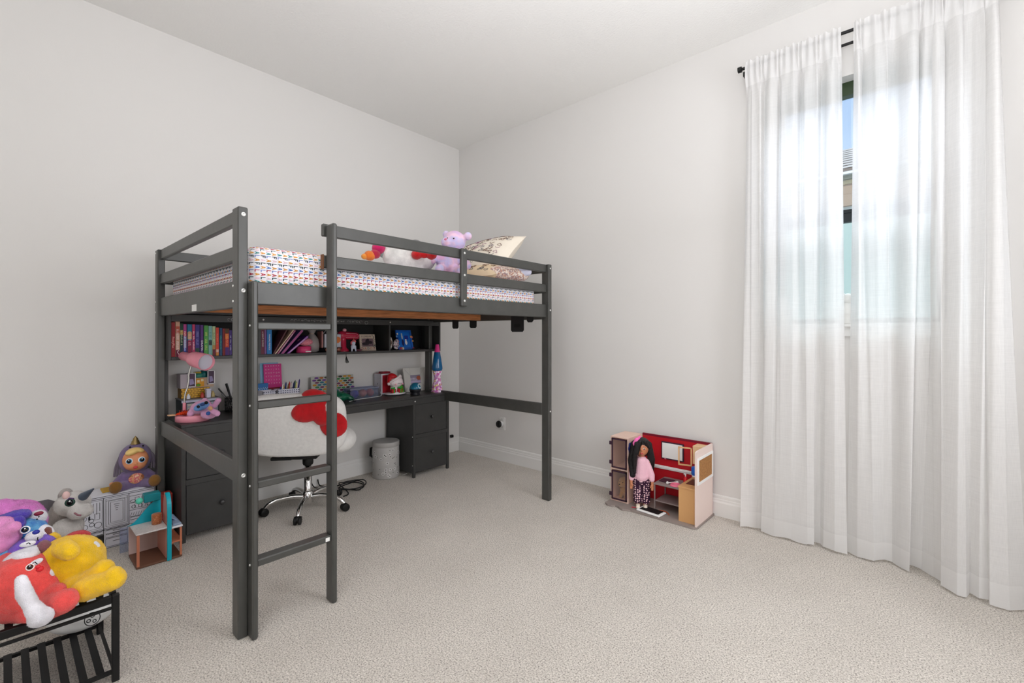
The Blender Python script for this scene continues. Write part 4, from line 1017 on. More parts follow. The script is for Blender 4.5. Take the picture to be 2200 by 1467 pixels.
# board covered in coloured scales
sb_, T = card('sequin_board', 'multicoloured fish-scale sequin pad leaning on the wall', -1.535, -1.185, DZ+.002, .852, .075, .19, ('sequin_base', (176,178,168), .4), .012, 'board')
q = MB(T); cl = [(60,130,70),(196,140,40),(110,60,140),(40,110,130),(60,56,50),(120,56,90),(40,70,60),(180,96,40)]
rq = random.Random(9)
for j in range(10):
    for i in range(15):
        q.mi = rq.randrange(8); u = -.150+i*.0385+(j%2)*.0192
        if u > .162: continue
        q.ell((u, .012+j*.0178, .0005), (.0172,.0078,.0016), None, 10, 4)
q.build('sequins', [mat('seq_%d' % i, c, rough=.3) for i, c in enumerate(cl)], sb_)
# green pouch
gpz = thing('pouch', 'shiny dark green drawstring pouch on the desk beside the ladder', 'pouch', (.25,-1.40,DZ))
plush('body', [('e',(.24,-1.41,DZ+.036),(.055,.085,.034)),('e',(.23,-1.44,DZ+.055),(.04,.05,.035)),('c',(.26,-1.35,DZ+.03),(.275,-1.325,DZ+.018),.022,.016)], mat('green_satin', (16,92,66), rough=.32, spec=.6, var=.3, vscale=12), gpz, .006, 3, .004)
MB().tube([(.285,-1.335,DZ+.02),(.30,-1.32,DZ+.012),(.305,-1.335,DZ+.004),(.315,-1.315,DZ+.004)], .003, 6).build('cord', M_dark, gpz)
# clear box with purple and red things
cb = thing('clear_box', 'clear plastic box holding purple and red slime tubs', 'box', (.15,-1.16,DZ))
M_clear = glass_mat('clear_plastic', (226,232,246), .06, .08, .07)
q = MB(); X0,X1,Y0,Y1,Z1 = .10,.205,-1.30,-1.055,DZ+.072
for a in ((X0,X1,Y0,Y1,DZ,DZ+.002),(X0,X0+.002,Y0,Y1,DZ,Z1),(X1-.002,X1,Y0,Y1,DZ,Z1),(X0,X1,Y0,Y0+.002,DZ,Z1),(X0,X1,Y1-.002,Y1,DZ,Z1)): q.box(*a)
q.build('box', M_clear, cb); MB().box(X0-.004,X1+.004,Y0-.004,Y1+.004,Z1,Z1+.01,b=.002).build('lid', glass_mat('milky_lid', (206,212,232), .06, .15, .3), cb)
for nm, y0, y1, c, lb in (('slime_tub',-1.27,-1.205,(70,56,180),'purple slime tub inside the clear box'),('slime_tub',-1.198,-1.135,(246,110,80),'orange-red slime tub inside the clear box'),('slime_tub',-1.13,-1.07,(216,40,60),'red slime tub inside the clear box')):
    tag(plush(nm, [('e',(.153,(y0+y1)/2,DZ+.036),(.040,(y1-y0)/2,.032))], mat('slime_%d' % c[0], c, rough=.3, var=.35, vscale=40), None, .005, 2, .001), lb, 'tub', 'slime tubs in the clear box')
tag(MB().tube(spline([(.30,-1.36,DZ+.003),(.245,-1.27,DZ+.003),(.232,-1.15,DZ+.003),(.20,-1.03,DZ+.004),(.165,-1.008,DZ+.02),(.14,-.998,DZ+.03)]), .0024, 6).build('white_cable', M_white), 'thin white cable running along the desk past the clear box', 'cable')
tag(MB().tube(spline([(.30,-.80,DZ+.003),(.24,-.80,DZ+.003),(.16,-.81,DZ+.003),(.10,-.84,DZ+.003)]), .0024, 6).build('white_cable', M_white), 'thin white cable between the ornament and the blue ball', 'cable')
# red and white carton
ct = thing('carton', 'red and white gift carton standing behind the bear ornament', 'box', (.09,-.91,DZ))
q = MB().box(.03,.135,-.985,-.865,DZ,.842,b=.001)
q.mi = 1; q.box(.1352,.1358,-.972,-.872,DZ+.015,.830); q.mi = 2; q.box(.025,.135,-.985,-.865,.8422,.8432); q.box(.05,.12,-.96,-.88,.8432,.858,b=.006)
q.mi = 3; q.ell((.08,-.9852,DZ+.09),(.004,.0006,.006))
q.build('carton_body', [mat('carton_white', (206,204,212), rough=.5), mat('carton_red', (168,28,44), rough=.4, var=.25, vscale=16), mat('carton_top', (150,40,56), rough=.4), M_dark], ct)
# bear ornament
br = thing('bear_ornament', 'white ceramic bear in a red and white hat with presents on a snowy base', 'ornament', (.20,-.90,DZ))
M_cer = mat('glazed_white', (240,226,226), rough=.25)
bx_, by_ = .205, -.895
plush('snow_base', [('e',(bx_,by_,DZ+.012),(.075,.095,.012)),('e',(bx_+.04,by_-.03,DZ+.02),(.03,.04,.012))], mat('snow_glaze', (238,236,240), rough=.3), br, .004, 3, 0)
plush('body', [('e',(bx_,by_,DZ+.05),(.036,.045,.04)),('e',(bx_+.005,by_+.002,DZ+.108),(.052,.066,.048)),('e',(bx_,by_+.048,DZ+.150),(.015,.016,.017))], M_cer, br, .004, 4, 0)
plush('hat', [('e',(bx_-.005,by_-.022,DZ+.150),(.04,.045,.030),(-.35,0,0)),('c',(bx_-.005,by_-.045,DZ+.142),(bx_+.01,by_-.068,DZ+.105),.026,.016)], mat('hat_red', (196,24,34), rough=.4), br, .004, 3, 0)
MB().tube(spline([(bx_+.03,by_-.068,DZ+.112),(bx_+.052,by_-.045,DZ+.130),(bx_+.055,by_-.01,DZ+.148),(bx_+.035,by_+.025,DZ+.163)]), .010, 10).build('hat_brim', M_cer, br)
MB().ell((bx_+.022,by_-.075,DZ+.098), .013).build('pompom', M_cer, br)
for p in ((bx_+.055,by_-.006,DZ+.100),(bx_+.052,by_+.024,DZ+.100)): MB().ell(p, (.003,.0028,.004), None, 10, 8).build('eye', M_dark, br)
MB().ell((bx_+.057,by_+.008,DZ+.099), (.003,.003,.0045), None, 10, 8).build('nose', M_dark, br)
for p in ((bx_+.048,by_+.042,DZ+.092),(bx_+.049,by_-.026,DZ+.092)): MB().ell(p, (.006,.009,.007), None, 12, 8).build('cheek', mat('cheek_pink', (240,170,186)), br)
M_grn = mat('gift_green', (40,170,60), rough=.35); M_gred = mat('gift_red', (190,30,36), rough=.35)
for y in (by_-.050, by_+.014):
    g = MB().box(bx_+.030,bx_+.062,y-.018,y+.018,DZ+.022,DZ+.055,b=.003).build('present', M_gred, br)
    MB().box(bx_+.028,bx_+.064,y-.005,y+.005,DZ+.022,DZ+.0565).ell((bx_+.046,y-.010,DZ+.063),(.008,.011,.007)).ell((bx_+.046,y+.010,DZ+.063),(.008,.011,.007)).build('ribbon', M_grn, g)
MB().lathe([(.026,0),(.020,.022),(.021,.022),(.014,.042),(.015,.042),(0,.066)], (bx_-.008,by_+.066,DZ+.02), 18).build('tree', mat('tree_green', (96,196,50), rough=.35), br)
# big photo frame
def baby(t, T, w, h):
    q = MB(T); q.mi = 0; q.ell((.040,h*.555,-.006),(.024,.019,.002)); q.mi = 1; q.ell((-.02,h*.5,-.0065),(.05,.016,.002)); q.mi = 2; q.box(-.075,.075,h*.37,h*.44,-.008,-.0045)
    q.build('photo_figures', [mat('photo_skin', (176,96,70), rough=.4), mat('photo_blanket', (176,166,186), rough=.4, var=.3, vscale=60), mat('photo_sheet', (196,180,210), rough=.4)], t)
    bv = MB(T)
    for (u0,v0,u1,v1) in ((-w,0,-w*.47,h*.36),(w,0,w*.47,h*.36),(-w,h,-w*.47,h*.70),(w,h,w*.47,h*.70)): bv.tube([(u0*.98,v0+(v1-v0)*.03,.0003),(u1,v1,.0003)], .0006, 4)
    bv.build('mitre_line', mat('mitre_grey', (150,146,140)), t)
pframe('picture_frame', 'wide white photo frame with a baby photo leaning on the wall', -.745, -.505, DZ, DZ+.212, .14, .10, (.068,.062,.068,.066), mat('white_wash_frame', (206,204,198), rough=.6), mat('photo_mauve', (150,140,160), rough=.35), baby, depth=.016)
# blue ball
bb_ = thing('ball_speaker', 'glossy teal ball with a white ring on a black stand', 'speaker', (.355,-.775,DZ))
pc_ = Vector((.335,-.785,DZ+.054))
q = MB(); q.ell(pc_, .048, None, 28, 18); q.build('ball', mat('teal_gloss', (20,104,136), rough=.22, spec=.6), bb_)
q = MB(); n_ = Vector((.80,.35,.42)).normalized(); q.lathe([(0,.0462),(.012,.0468),(.012,.0458)], pc_, 20, n_); q.mi = 1; q.lathe([(.0125,.0464),(.020,.0448),(.022,.0432)], pc_, 24, n_)
q.build('ring_mark', [mat('ring_navy', (24,40,60), rough=.3), mat('ring_pale', (176,206,216), rough=.3)], bb_)
MB().lathe([(.040,0),(.042,.006),(.036,.016),(.047,.034),(.0492,.05),(.048,.05),(.03,.02),(0,.016)], (pc_[0],pc_[1],DZ), 28).build('stand', mat('stand_black', (16,18,24), rough=.35), bb_)
# lava lamp
lv_ = thing('lava_lamp', 'blue lava lamp with a pink cap and a glittery pink base', 'lamp', (.27,-.545,DZ))
LX, LY = .318, -.537
MB().lathe([(.052,0),(.053,.005),(.049,.024),(.033,.10),(.028,.124),(.034,.158),(.042,.185),(.041,.188),(0,.188)], (LX,LY,DZ), 30).build('base', ramp_mat('holo_pink', [(206,110,180),(240,196,230),(196,140,200),(226,200,120),(250,236,250)], 70, rough=.3, bump=.2, vor=True), lv_)
MB().lathe([(0,.186),(.041,.187),(.047,.205),(.046,.22),(.036,.29),(.024,.357),(0,.358)], (LX,LY,DZ), 30).build('globe', mat('blue_liquid', (12,96,150), rough=.08, spec=.7), lv_)
MB().lathe([(.0255,.352),(.0245,.357),(.016,.412),(.013,.419),(0,.42)], (LX,LY,DZ), 26).build('cap', mat('pink_cap', (226,60,140), rough=.3), lv_)
MB().tube(spline([(LX-.02,LY+.04,DZ+.006),(LX-.03,LY+.055,DZ+.004),(LX-.06,LY+.06,DZ+.004)]), .0025, 6).build('cord', M_black, lv_)
# ============================================================ CHAIR
chair = thing('desk_chair', 'white plush swivel desk chair with a red bow and chrome star base', 'chair', (.43,-1.73,0), math.radians(-40))
M_plw = mat('white_plush', (238,237,234), rough=.95, spec=.1, sheen=.35, var=.05, vscale=60, bump=.55, bscale=700)
def superpad(w, h, t, e, curve, M, n=48, m=10):
    """padded panel standing in the local YZ plane; its face looks to +x"""
    vs = []; fs = []
    for j in range(m+1):
        a = -PI/2 + PI*j/m; xo = t/2*math.sin(a); k = 1-.13*(1-math.cos(a))
        for i in range(n):
            b = 2*PI*i/n; c, s = math.cos(b), math.sin(b)
            y = w/2*math.copysign(abs(c)**e, c)*k; z = h/2*math.copysign(abs(s)**e, s)*k
            vs.append((xo - curve*y*y, y, z))
    for j in range(m):
        for i in range(n): fs.append((j*n+i, j*n+(i+1)%n, (j+1)*n+(i+1)%n, (j+1)*n+i))
    mb = MB(M)
    mb.add(vs, fs, True)
    for j, xx, fl_ in ((0, -t/2, True), (m, t/2, False)):
        ring = list(range(j*n, j*n+n)); c_ = (xx*1.12, 0, 0)
        base = [vs[i] for i in ring]
        mid = [((p[0]*.5+(xx*1.12)*.5), p[1]*.55, p[2]*.55) for p in base]
        f = [(i, (i+1)%n, n+(i+1)%n, n+i) for i in range(n)] + [tuple(range(n, 2*n))]
        mb.add(base+mid, [q[::-1] for q in f] if not fl_ else f, True)
    return mb
TB = Matrix.Translation((.268, 0, .617)) @ Matrix.Rotation(math.radians(7), 4, 'Y')
bk = superpad(.60, .395, .085, .52, .30, TB).build('backrest', M_plw, chair, local=True, weld=True)
# red bow, three soft lobes sewn to the upper right of the back
M_bow = fur('red_bow_fur', (200,22,30))
def on_back(y, z, x=.045): return TB @ Vector((x-.30*y*y, y, z))
Rb = (0, 0, 0)
plush('bow', [('e',on_back(.095,.10),(.022,.105,.068),(.25,0,0)),('e',on_back(.235,.005),(.022,.085,.080),(-.35,0,0)),('e',on_back(.17,.055,.05),(.026,.05,.048)),('e',on_back(.13,.172,.02),(.03,.085,.055),(-.2,0,0))], M_bow, bk, .006, 4, .0012, local=True)
plush('seat', [('e',(-.02,0,.468),(.265,.285,.056)),('e',(.07,.215,.475),(.17,.11,.082)),('e',(.07,-.215,.475),(.17,.11,.082)),('e',(-.08,0,.48),(.2,.24,.05))], M_plw, chair, .011, 8, .002, local=True)
MB().box(-.12,.20,-.11,.11,.385,.418,b=.006).build('seat_plate', M_black, chair, local=True)
MB().box(.12,.20,-.03,.03,.412,.435,b=.004).build('back_bracket', M_black, chair, local=True)
lvr = MB().box(.20,.235,-.155,-.03,.392,.412,b=.004).tube([(.10,-.02,.398),(.22,-.05,.40)], .006, 8)
lvr.build('tilt_lever', M_black, chair, local=True)
MB().lathe([(.024,.09),(.024,.25),(.021,.25),(.021,.385)], (0,0,0), 24).build('gas_column', M_chrome, chair, local=True)
MB().lathe([(.030,.30),(.034,.31),(.034,.385),(0,.385)], (0,0,0), 24).build('column_collar', M_black, chair, local=True)
MB().lathe([(.032,.045),(.036,.055),(.036,.105),(.030,.125),(.025,.128)], (0,0,0), 24).build('base_hub', M_chrome, chair, local=True)
for k in range(5):
    a = math.radians(3+72*k); u = Vector((math.cos(a), math.sin(a), 0)); w_ = Vector((-u.y, u.x, 0))
    pts = [u*.028+Vector((0,0,.088)), u*.09+Vector((0,0,.098)), u*.17+Vector((0,0,.094)), u*.225+Vector((0,0,.078)), u*.250+Vector((0,0,.058)), u*.256+Vector((0,0,.050))]
    MB().tube(spline(pts, 4), [.017-.006*i/20 for i in range(21)], 12).build('base_arm', M_chrome, chair, local=True)
    q = MB(); cc = u*.262+Vector((0,0,.026)); t_ = Matrix.Rotation(.9*k, 3, 'Z') @ u; ax_ = Vector((-t_.y, t_.x, 0))
    for s_ in (-1, 1): q.lathe([(0,0),(.018,.0),(.025,.003),(.026,.008),(.025,.016),(.018,.018),(0,.018)], cc+ax_*(s_*.004 if s_ > 0 else -.004), 20, ax_*s_)
    q.ell(cc+Vector((0,0,.006)), (.020,.020,.022)); q.cyl(cc+Vector((0,0,.02)), u*.257+Vector((0,0,.056)), .006)
    c_ = q.build('caster', M_black, chair, local=True)

# ============================================================ BIN, CABLES, SOCKETS
bn = thing('storage_bin', 'round silver grey bin with white flowers, dark dots and a lid', 'bin', (.20,-.97,0))
BX_, BY_ = .197, -.979
MB().lathe([(0,.001),(.103,.001),(.107,.005),(.107,.255),(.105,.258)], (BX_,BY_,0), 40).build('drum', mat('silver_fabric', (186,184,181), rough=.6), bn)
ld = MB().lathe([(.107,.256),(.1095,.258),(.1095,.290),(.107,.2945),(.100,.2955),(0,.296)], (BX_,BY_,0), 40).build('lid', mat('silver_lid', (176,174,171), rough=.55), bn)
q = MB(); rq = random.Random(2)
for k in range(90):
    a = rq.uniform(0, 2*PI); z = rq.uniform(.02,.245); dirn = Vector((math.cos(a), math.sin(a), 0)); p = Vector((BX_,BY_,z))+dirn*.1072; big = rq.random() > .45
    t = Vector((-math.sin(a), math.cos(a), 0))
    if big:
        q.mi = 0
        for j in range(6): q.ell(p+t*.0085*math.cos(j*PI/3)+Vector((0,0,.0085*math.sin(j*PI/3))), (.0012,.0050,.0050), (0,0,a), 8, 6)
    q.mi = 1; q.ell(p+dirn*.0008, (.0012,.0042,.0042) if big else (.0012,.0034,.0034), (0,0,a), 8, 6)
q.build('flower_print', [mat('petal_white', (214,212,210), rough=.5), mat('flower_eye', (74,72,70), rough=.5)], bn)
MB().tube([(BX_-.076,BY_-.072,.235),(BX_-.092,BY_-.084,.232),(BX_-.094,BY_-.086,.170),(BX_-.076,BY_-.074,.160)], .010, 8).build('handle', mat('black_strap', (20,20,20), rough=.7), bn)
tag(MB().tube(spline([(.28,-.885,.006),(.31,-.90,.012),(.33,-.885,.02),(.34,-.87,.028)]), .003, 6).build('tag_string', mat('pale_cord', (170,168,164), rough=.7)), 'short pale cord on the carpet beside the bin', 'cord')
cpts = []
for k in range(40):
    t = k/39*2*PI*2.6; r_ = 1-.12*math.sin(t*.37)
    cpts.append((.255+.085*r_*math.cos(t)+.012*math.sin(t*2.1), -1.33+.105*r_*math.sin(t)+.01*k/39, .006+.005*(k%7)/7+.0006*k))
cpts = [(.02,-1.47,.05),(.05,-1.47,.012),(.10,-1.44,.006)] + cpts + [(.36,-1.40,.006),(.40,-1.46,.006)]
tag(MB().tube(spline(cpts, 4), .0042, 7).build('power_cable', M_black), 'coiled black power cord lying on the carpet behind the chair', 'cord')
tag(MB().tube(spline([(.03,-1.50,.42),(.10,-1.56,.30),(.16,-1.60,.16),(.13,-1.56,.05),(.10,-1.50,.006),(.16,-1.47,.006)], 6), .004, 7).build('power_cable', M_black), 'black cord hanging down behind the chair column', 'cord')
ap = thing('power_adapter', 'small black power adapter on the wall beside the desk pedestal', 'plug', (.0,-.10,.16))
MB().box(.001,.028,-.125,-.092,.145,.172,b=.004).build('adapter', M_black, ap)
MB().box(.028,.036,-.115,-.102,.150,.166,b=.002).build('plug_pins', M_dark, ap)
ol = thing('wall_outlet', 'white wall socket plate under the far end of the bed', 'outlet', (.605,0,.345))
MB().box(.570,.642,-.006,-.0005,.288,.405,b=.002).build('cover_plate', M_trim, ol)
MB().box(.590,.622,-.0075,-.006,.365,.392,b=.0008).box(.590,.622,-.0075,-.006,.302,.330,b=.0008).build('socket_face', mat('socket_face', (214,214,210), rough=.4), ol)
ng = thing('plug_in_freshener', 'round black plug-in night light in the wall socket', 'plug', (.60,-.03,.35))
MB().lathe([(.022,0),(.024,.004),(.024,.030),(.018,.034),(0,.034)], (.604,-.008,.347), 24, (0,-1,0)).build('housing', mat('white_housing', (214,214,212), rough=.4), ng)
MB().lathe([(.030,0),(.032,.004),(.030,.014),(0,.016)], (.604,-.0425,.347), 24, (0,-1,0)).build('front_dome', M_black, ng)

# ============================================================ DOLL CLASSROOM BY THE RIGHT WALL
dc = thing('doll_classroom', 'wooden doll classroom playset with lockers and red back wall', 'doll house', (2.19,-.17,0))
M_pk = mat('pink_ply', (232,200,184), rough=.55); M_dgrey = mat('warm_grey_board', (150,138,132), rough=.6, var=.06, vscale=5)
M_redb = mat('red_backdrop', (186,20,34), rough=.45, var=.10, vscale=5); M_plum = mat('plum_trim', (58,34,52), rough=.45); M_tanb = mat('tan_cabinet', (214,164,110), rough=.55)
o = [(1.872,-.02),(1.872,-.315)]
for i in range(9): o.append((1.88+.19*i/8, -.322-.014*math.sin(i*1.35)-.02*i/8))
o += [(2.44,-.330)] + smooth_arc((2.47,-.30), .032, -PI/2, 0, 5) + [(2.505,-.02)]
MB().prism(o, .012, Matrix.Translation((0,0,.001))).build('floor_board', M_dgrey, dc)
# locker tower
LX0, LX1, LY0, LY1 = 1.876, 2.012, -.245, -.035
lk = MB(); t_ = .008
lk.box(LX0,LX0+t_,LY0,LY1,.0135,.462); lk.box(LX1-t_,LX1,LY0,LY1,.0135,.462); lk.box(LX0,LX1,LY1-t_,LY1,.0135,.462)
for z in (.0135,.232,.454): lk.box(LX0+t_,LX1-t_,LY0,LY1-t_,z,z+t_)
lk.mi = 1; lk.box(LX0+t_,LX1-t_,LY1-t_-.001,LY1-t_,.022,.454)
q = random.Random(3); lk.mi = 2
for k in range(30):
    zz = q.uniform(.03,.44); lk.ell((LX1-t_-.0005, q.uniform(LY0+.02,LY1-.02), zz), (.001,.007,.007), None, 8, 4); lk.ell((q.uniform(LX0+.02,LX1-.02), LY1-t_-.0015, zz), (.007,.001,.007), None, 8, 4)
lkr = lk.build('locker', [M_pk, mat('beige_paper', (196,172,150), rough=.7), mat('dusky_dot', (150,84,78), rough=.7)], dc)
M_lw = glass_mat('locker_window', (246,242,240), .05, .05, .02)
for z0, z1 in ((.246,.450),(.026,.226)):
    d = MB(); y = LY0-.002; x0, x1 = LX0+.012, LX1-.010
    for a in ((x0,x0+.008,z0,z1),(x1-.008,x1,z0,z1),(x0,x1,z0,z0+.008),(x0,x1,z1-.008,z1)): d.box(a[0],a[1],y-.008,y,a[2],a[3])
    for z in (z0+.035, z1-.035): d.box(LX0-.005,LX0+.014,y-.009,y+.001,z-.012,z+.012)
    dd = d.build('locker_door', M_plum, dc)
    MB().box(x0+.006,x1-.006,y-.005,y-.003,z0+.006,z1-.006).build('door_window', M_lw, dd)
# back wall
MB().box(2.012,2.492,-.030,-.020,.0135,.468).build('back_wall', M_redb, dc)
MB().box(2.012,2.492,-.031,-.0195,.455,.4685).build('top_trim', mat('crimson_trim', (120,16,40), rough=.5), dc)
MB().box(2.06,2.40,-.038,-.031,.238,.262,b=.002).box(2.06,2.40,-.041,-.038,.247,.253).build('chair_rail', M_white, dc)
q = MB().box(2.155,2.312,-.040,-.031,.312,.432,b=.002); q.mi = 1; q.box(2.163,2.304,-.0412,-.0402,.320,.424); q.mi = 2; q.ell((2.185,-.0415,.314),(.007,.003,.003))
q.build('whiteboard', [M_plum, M_white, mat('pink_marker', (226,110,140))], dc)
wc_ = MB().box(2.40,2.49,-.115,-.031,.335,.452,b=.001)
wc_.build('wall_cabinet', mat('light_tan', (226,190,146), rough=.55), dc)
od = MB()
for a in ((0,.085,0,.008),(0,.085,.112,.12),(0,.008,0,.12),(.077,.085,0,.12)): od.box(*a[:2], -.004, .004, *a[2:])
od.M = None
TD = Matrix.Translation((2.397,-.118,.318)) @ Matrix.Rotation(math.radians(192), 4, 'Z')
od2 = MB(TD)
for a in ((0,.085,0,.008),(0,.085,.112,.12),(0,.008,0,.12),(.077,.085,0,.12)): od2.box(a[0],a[1],-.004,.004,a[2],a[3])
od2.build('cabinet_door', mat('pale_tan', (226,180,130), rough=.55), dc)
# table
tb2 = MB(); M_mid = mat('mid_grey_table', (138,124,122), rough=.5)
tb2.box(2.182,2.372,-.225,-.045,.182,.192,b=.002); tb2.box(2.188,2.372,-.215,-.055,.070,.078,b=.002)
for x in (2.186,2.362):
    for y in (-.222,-.055): tb2.box(x,x+.007,y,y+.007,.0135,.182)
tb2.build('table', M_mid, dc)
MB().box(2.195,2.275,-.17,-.09,.1925,.196).build('desk_mat', M_plum, dc)
# sink cabinet and right panel
q = MB().box(2.378,2.484,-.290,-.045,.0135,.222); q.box(2.374,2.486,-.294,-.045,.2225,.230)
q.mi = 1; q.box(2.395,2.470,-.22,-.10,.2302,.2312)
sk = q.build('sink_cabinet', [M_tanb, mat('dark_sink', (96,54,40), rough=.35)], dc)
MB().tube(spline([(2.43,-.07,.2305),(2.43,-.07,.275),(2.43,-.085,.288),(2.43,-.11,.282),(2.43,-.115,.262)]), .006, 8).build('faucet', mat('copper_tap', (150,84,54), rough=.3, metal=.7), sk)
T = Matrix(((0,0,1,2.488),(1,0,0,0),(0,1,0,0),(0,0,0,1)))
MB().prism([(-.318,.0135),(-.030,.0135),(-.030,.468),(-.29,.468),(-.318,.462)], .010, T).build('side_panel', mat('pale_pink_panel', (234,214,206), rough=.5), dc)
q = MB(); x = 2.4985
for a in ((-.305,-.290,.262,.425),(-.055,-.040,.262,.425),(-.29,-.055,.262,.277),(-.29,-.055,.410,.425)): q.box(x,x+.006,*a)
q.mi = 1; q.box(x,x+.002,-.29,-.055,.277,.410)
q.build('cork_board', [M_white, mat('cork', (166,118,70), rough=.9, var=.25, vscale=90)], dc)
# things in the classroom
gb_ = thing('toy_globe', 'blue toy water bottle hanging behind the side panel of the doll classroom', 'toy', (2.46,-.2,.29))
MB().lathe([(.015,0),(.022,.008),(.022,.045),(.018,.052),(0,.054)], (2.452,-.215,.295), 18).build('body', mat('royal_blue', (30,96,190), rough=.35), gb_)
MB().lathe([(0,-.012),(.018,-.010),(.02,0)], (2.452,-.215,.295), 18).build('base', M_white, gb_)
MB().box(2.44,2.487,-.22,-.21,.30,.31).build('hook', M_white, gb_)
rb_ = thing('toy_soap_bottle', 'red toy pump bottle beside the doll sink', 'toy', (2.35,-.10,.1925))
MB().lathe([(.013,0),(.0135,.003),(.0135,.035),(.007,.043),(.005,.05),(0,.05)], (2.352,-.11,.1925), 16).build('bottle', mat('red_bottle', (216,30,40), rough=.3), rb_)
MB().cyl((2.352,-.11,.24),(2.352,-.11,.256),.004).box(2.34,2.357,-.114,-.106,.254,.260,b=.001).build('pump', M_white, rb_)
ds = thing('toy_dish', 'pink toy pet dish on the doll table', 'toy', (2.31,-.19,.1925))
MB().lathe([(.034,0),(.030,.012),(.022,.012),(.017,.004),(0,.004)], (2.315,-.185,.1925), 24).build('bowl', mat('pink_dish', (240,120,150), rough=.35), ds)
tag(MB().cyl((2.265,-.185,.2),(2.305,-.135,.2), .0045).ell((2.263,-.19,.2), .008).ell((2.261,-.182,.2), .008).ell((2.307,-.133,.2), .008).ell((2.309,-.14,.2), .008).build('toy_bone', M_white), 'white toy bone on the doll table behind the pink dish', 'toy')
kb = thing('toy_tray', 'white toy tray with a black top lying on the classroom floor', 'toy', (2.2,-.29,.013))
TK = Matrix.Translation((2.195,-.278,.0135)) @ Matrix.Rotation(math.radians(-6), 4, 'Z')
MB(TK).box(-.088,.080,-.045,.045,0,.012,b=.004).build('tray', M_white, kb)
MB(TK).box(-.072,.064,-.030,.040,.0122,.014).build('black_surface', M_dark, kb)
tag(MB().tube([(2.06,-.29,.018),(2.10,-.27,.018),(2.15,-.25,.018)], .003, 6).build('toy_leash', mat('red_leash', (196,40,60), rough=.5)), 'thin red toy leash on the classroom floor left of the tray', 'toy')
tag(MB().tube(spline([(2.21,-.225,.017),(2.25,-.21,.017),(2.28,-.225,.017),(2.30,-.25,.017)]), .003, 6).build('toy_leash', mat('orange_leash', (206,90,50), rough=.5)), 'curved orange toy leash on the classroom floor under the table', 'toy')
pbw = thing('toy_rosette', 'dark blue rosette on the side of the doll locker', 'toy', (2.02,-.19,.38))
plush('petals', [('e',(2.018,-.222+.02*math.cos(k*1.05),.395+.026*math.sin(k*1.05)),(.007,.015,.017)) for k in range(6)], mat('navy_rosette', (24,40,110), rough=.6), pbw, .004, 2, 0)
# puppy in the lower locker
M_gold = fur('golden_fur', (206,158,96))
py_ = thing('plush_puppy', 'golden plush puppy sitting in the lower doll locker', 'plush toy', (1.944,-.17,.0225))
plush('body', [('e',(1.944,-.15,.075),(.042,.045,.05)),('e',(1.946,-.172,.135),(.040,.038,.036)),('e',(1.935,-.205,.122),(.020,.018,.018)),('c',(1.983,-.175,.145),(1.988,-.18,.09),.014,.018),('c',(1.912,-.165,.145),(1.906,-.17,.11),.012,.014),('c',(1.93,-.185,.06),(1.928,-.195,.035),.013,.012),('c',(1.965,-.185,.06),(1.968,-.195,.035),.013,.012)], M_gold, py_, .004, 3, .0016)
for p in ((1.950,-.207,.138),(1.928,-.205,.138)): MB().ell(p, .0045, None, 10, 8).build('eye', M_dark, py_)
MB().ell((1.932,-.222,.126), (.006,.005,.005)).build('nose', mat('brown_nose', (60,34,26), rough=.4), py_)
# the doll
dl = thing('doll', 'long black haired doll in a pink jumper and polka dot trousers standing in the classroom', 'doll', (2.100,-.225,.013), math.radians(26))
M_skin = mat('doll_skin', (196,128,92), rough=.45)
body = [('c',(0,0,.19),(0,0,.30),.034,.036),('c',(-.024,0,.17),(-.024,-.002,.025),.028,.017),('c',(.024,0,.17),(.024,-.002,.025),.028,.017),
        ('c',(-.038,0,.300),(-.066,-.012,.225),.019,.016),('c',(-.066,-.012,.225),(-.068,-.030,.175),.015,.011),('c',(.038,0,.300),(.066,-.012,.225),.019,.016),('c',(.066,-.012,.225),(.068,-.030,.175),.015,.011),
        ('c',(0,0,.31),(0,0,.345),.017,.018),('e',(0,-.004,.398),(.045,.046,.055)),('e',(0,-.020,.376),(.032,.030,.026)),('e',(0,-.05,.392),(.006,.007,.007)),
        ('c',(-.024,-.01,.015),(-.024,-.038,.010),.012,.011),('c',(.024,-.01,.015),(.024,-.038,.010),.012,.011)]
for sx in (-1, 1):
    hx = .068*sx; body += [('e',(hx,-.034,.160),(.009,.010,.014)),('c',(hx-.008*sx,-.040,.160),(hx-.013*sx,-.048,.148),.0042,.0036)]
    for k in range(4): body.append(('c',(hx+(.006-.004*k)*sx,-.036-.001*k,.150),(hx+(.006-.0046*k)*sx,-.043,.128+.002*abs(k-1.5)),.0036,.003))
plush('body', body, M_skin, dl, .0032, 2, 0, local=True)
M_jump = mat('pink_knit', (238,190,204), rough=.9, bump=.5, bscale=160)
plush('jumper', [('c',(0,0,.205),(0,0,.305),.048,.040),('e',(0,0,.215),(.056,.045,.024)),('c',(-.034,0,.303),(-.060,-.012,.222),.021,.025),('c',(-.060,-.014,.222),(-.066,-.026,.195),.025,.018),('c',(.034,0,.303),(.060,-.012,.222),.021,.025),('c',(.060,-.014,.222),(.066,-.026,.195),.025,.018)], M_jump, dl, .004, 3, .0006, local=True)
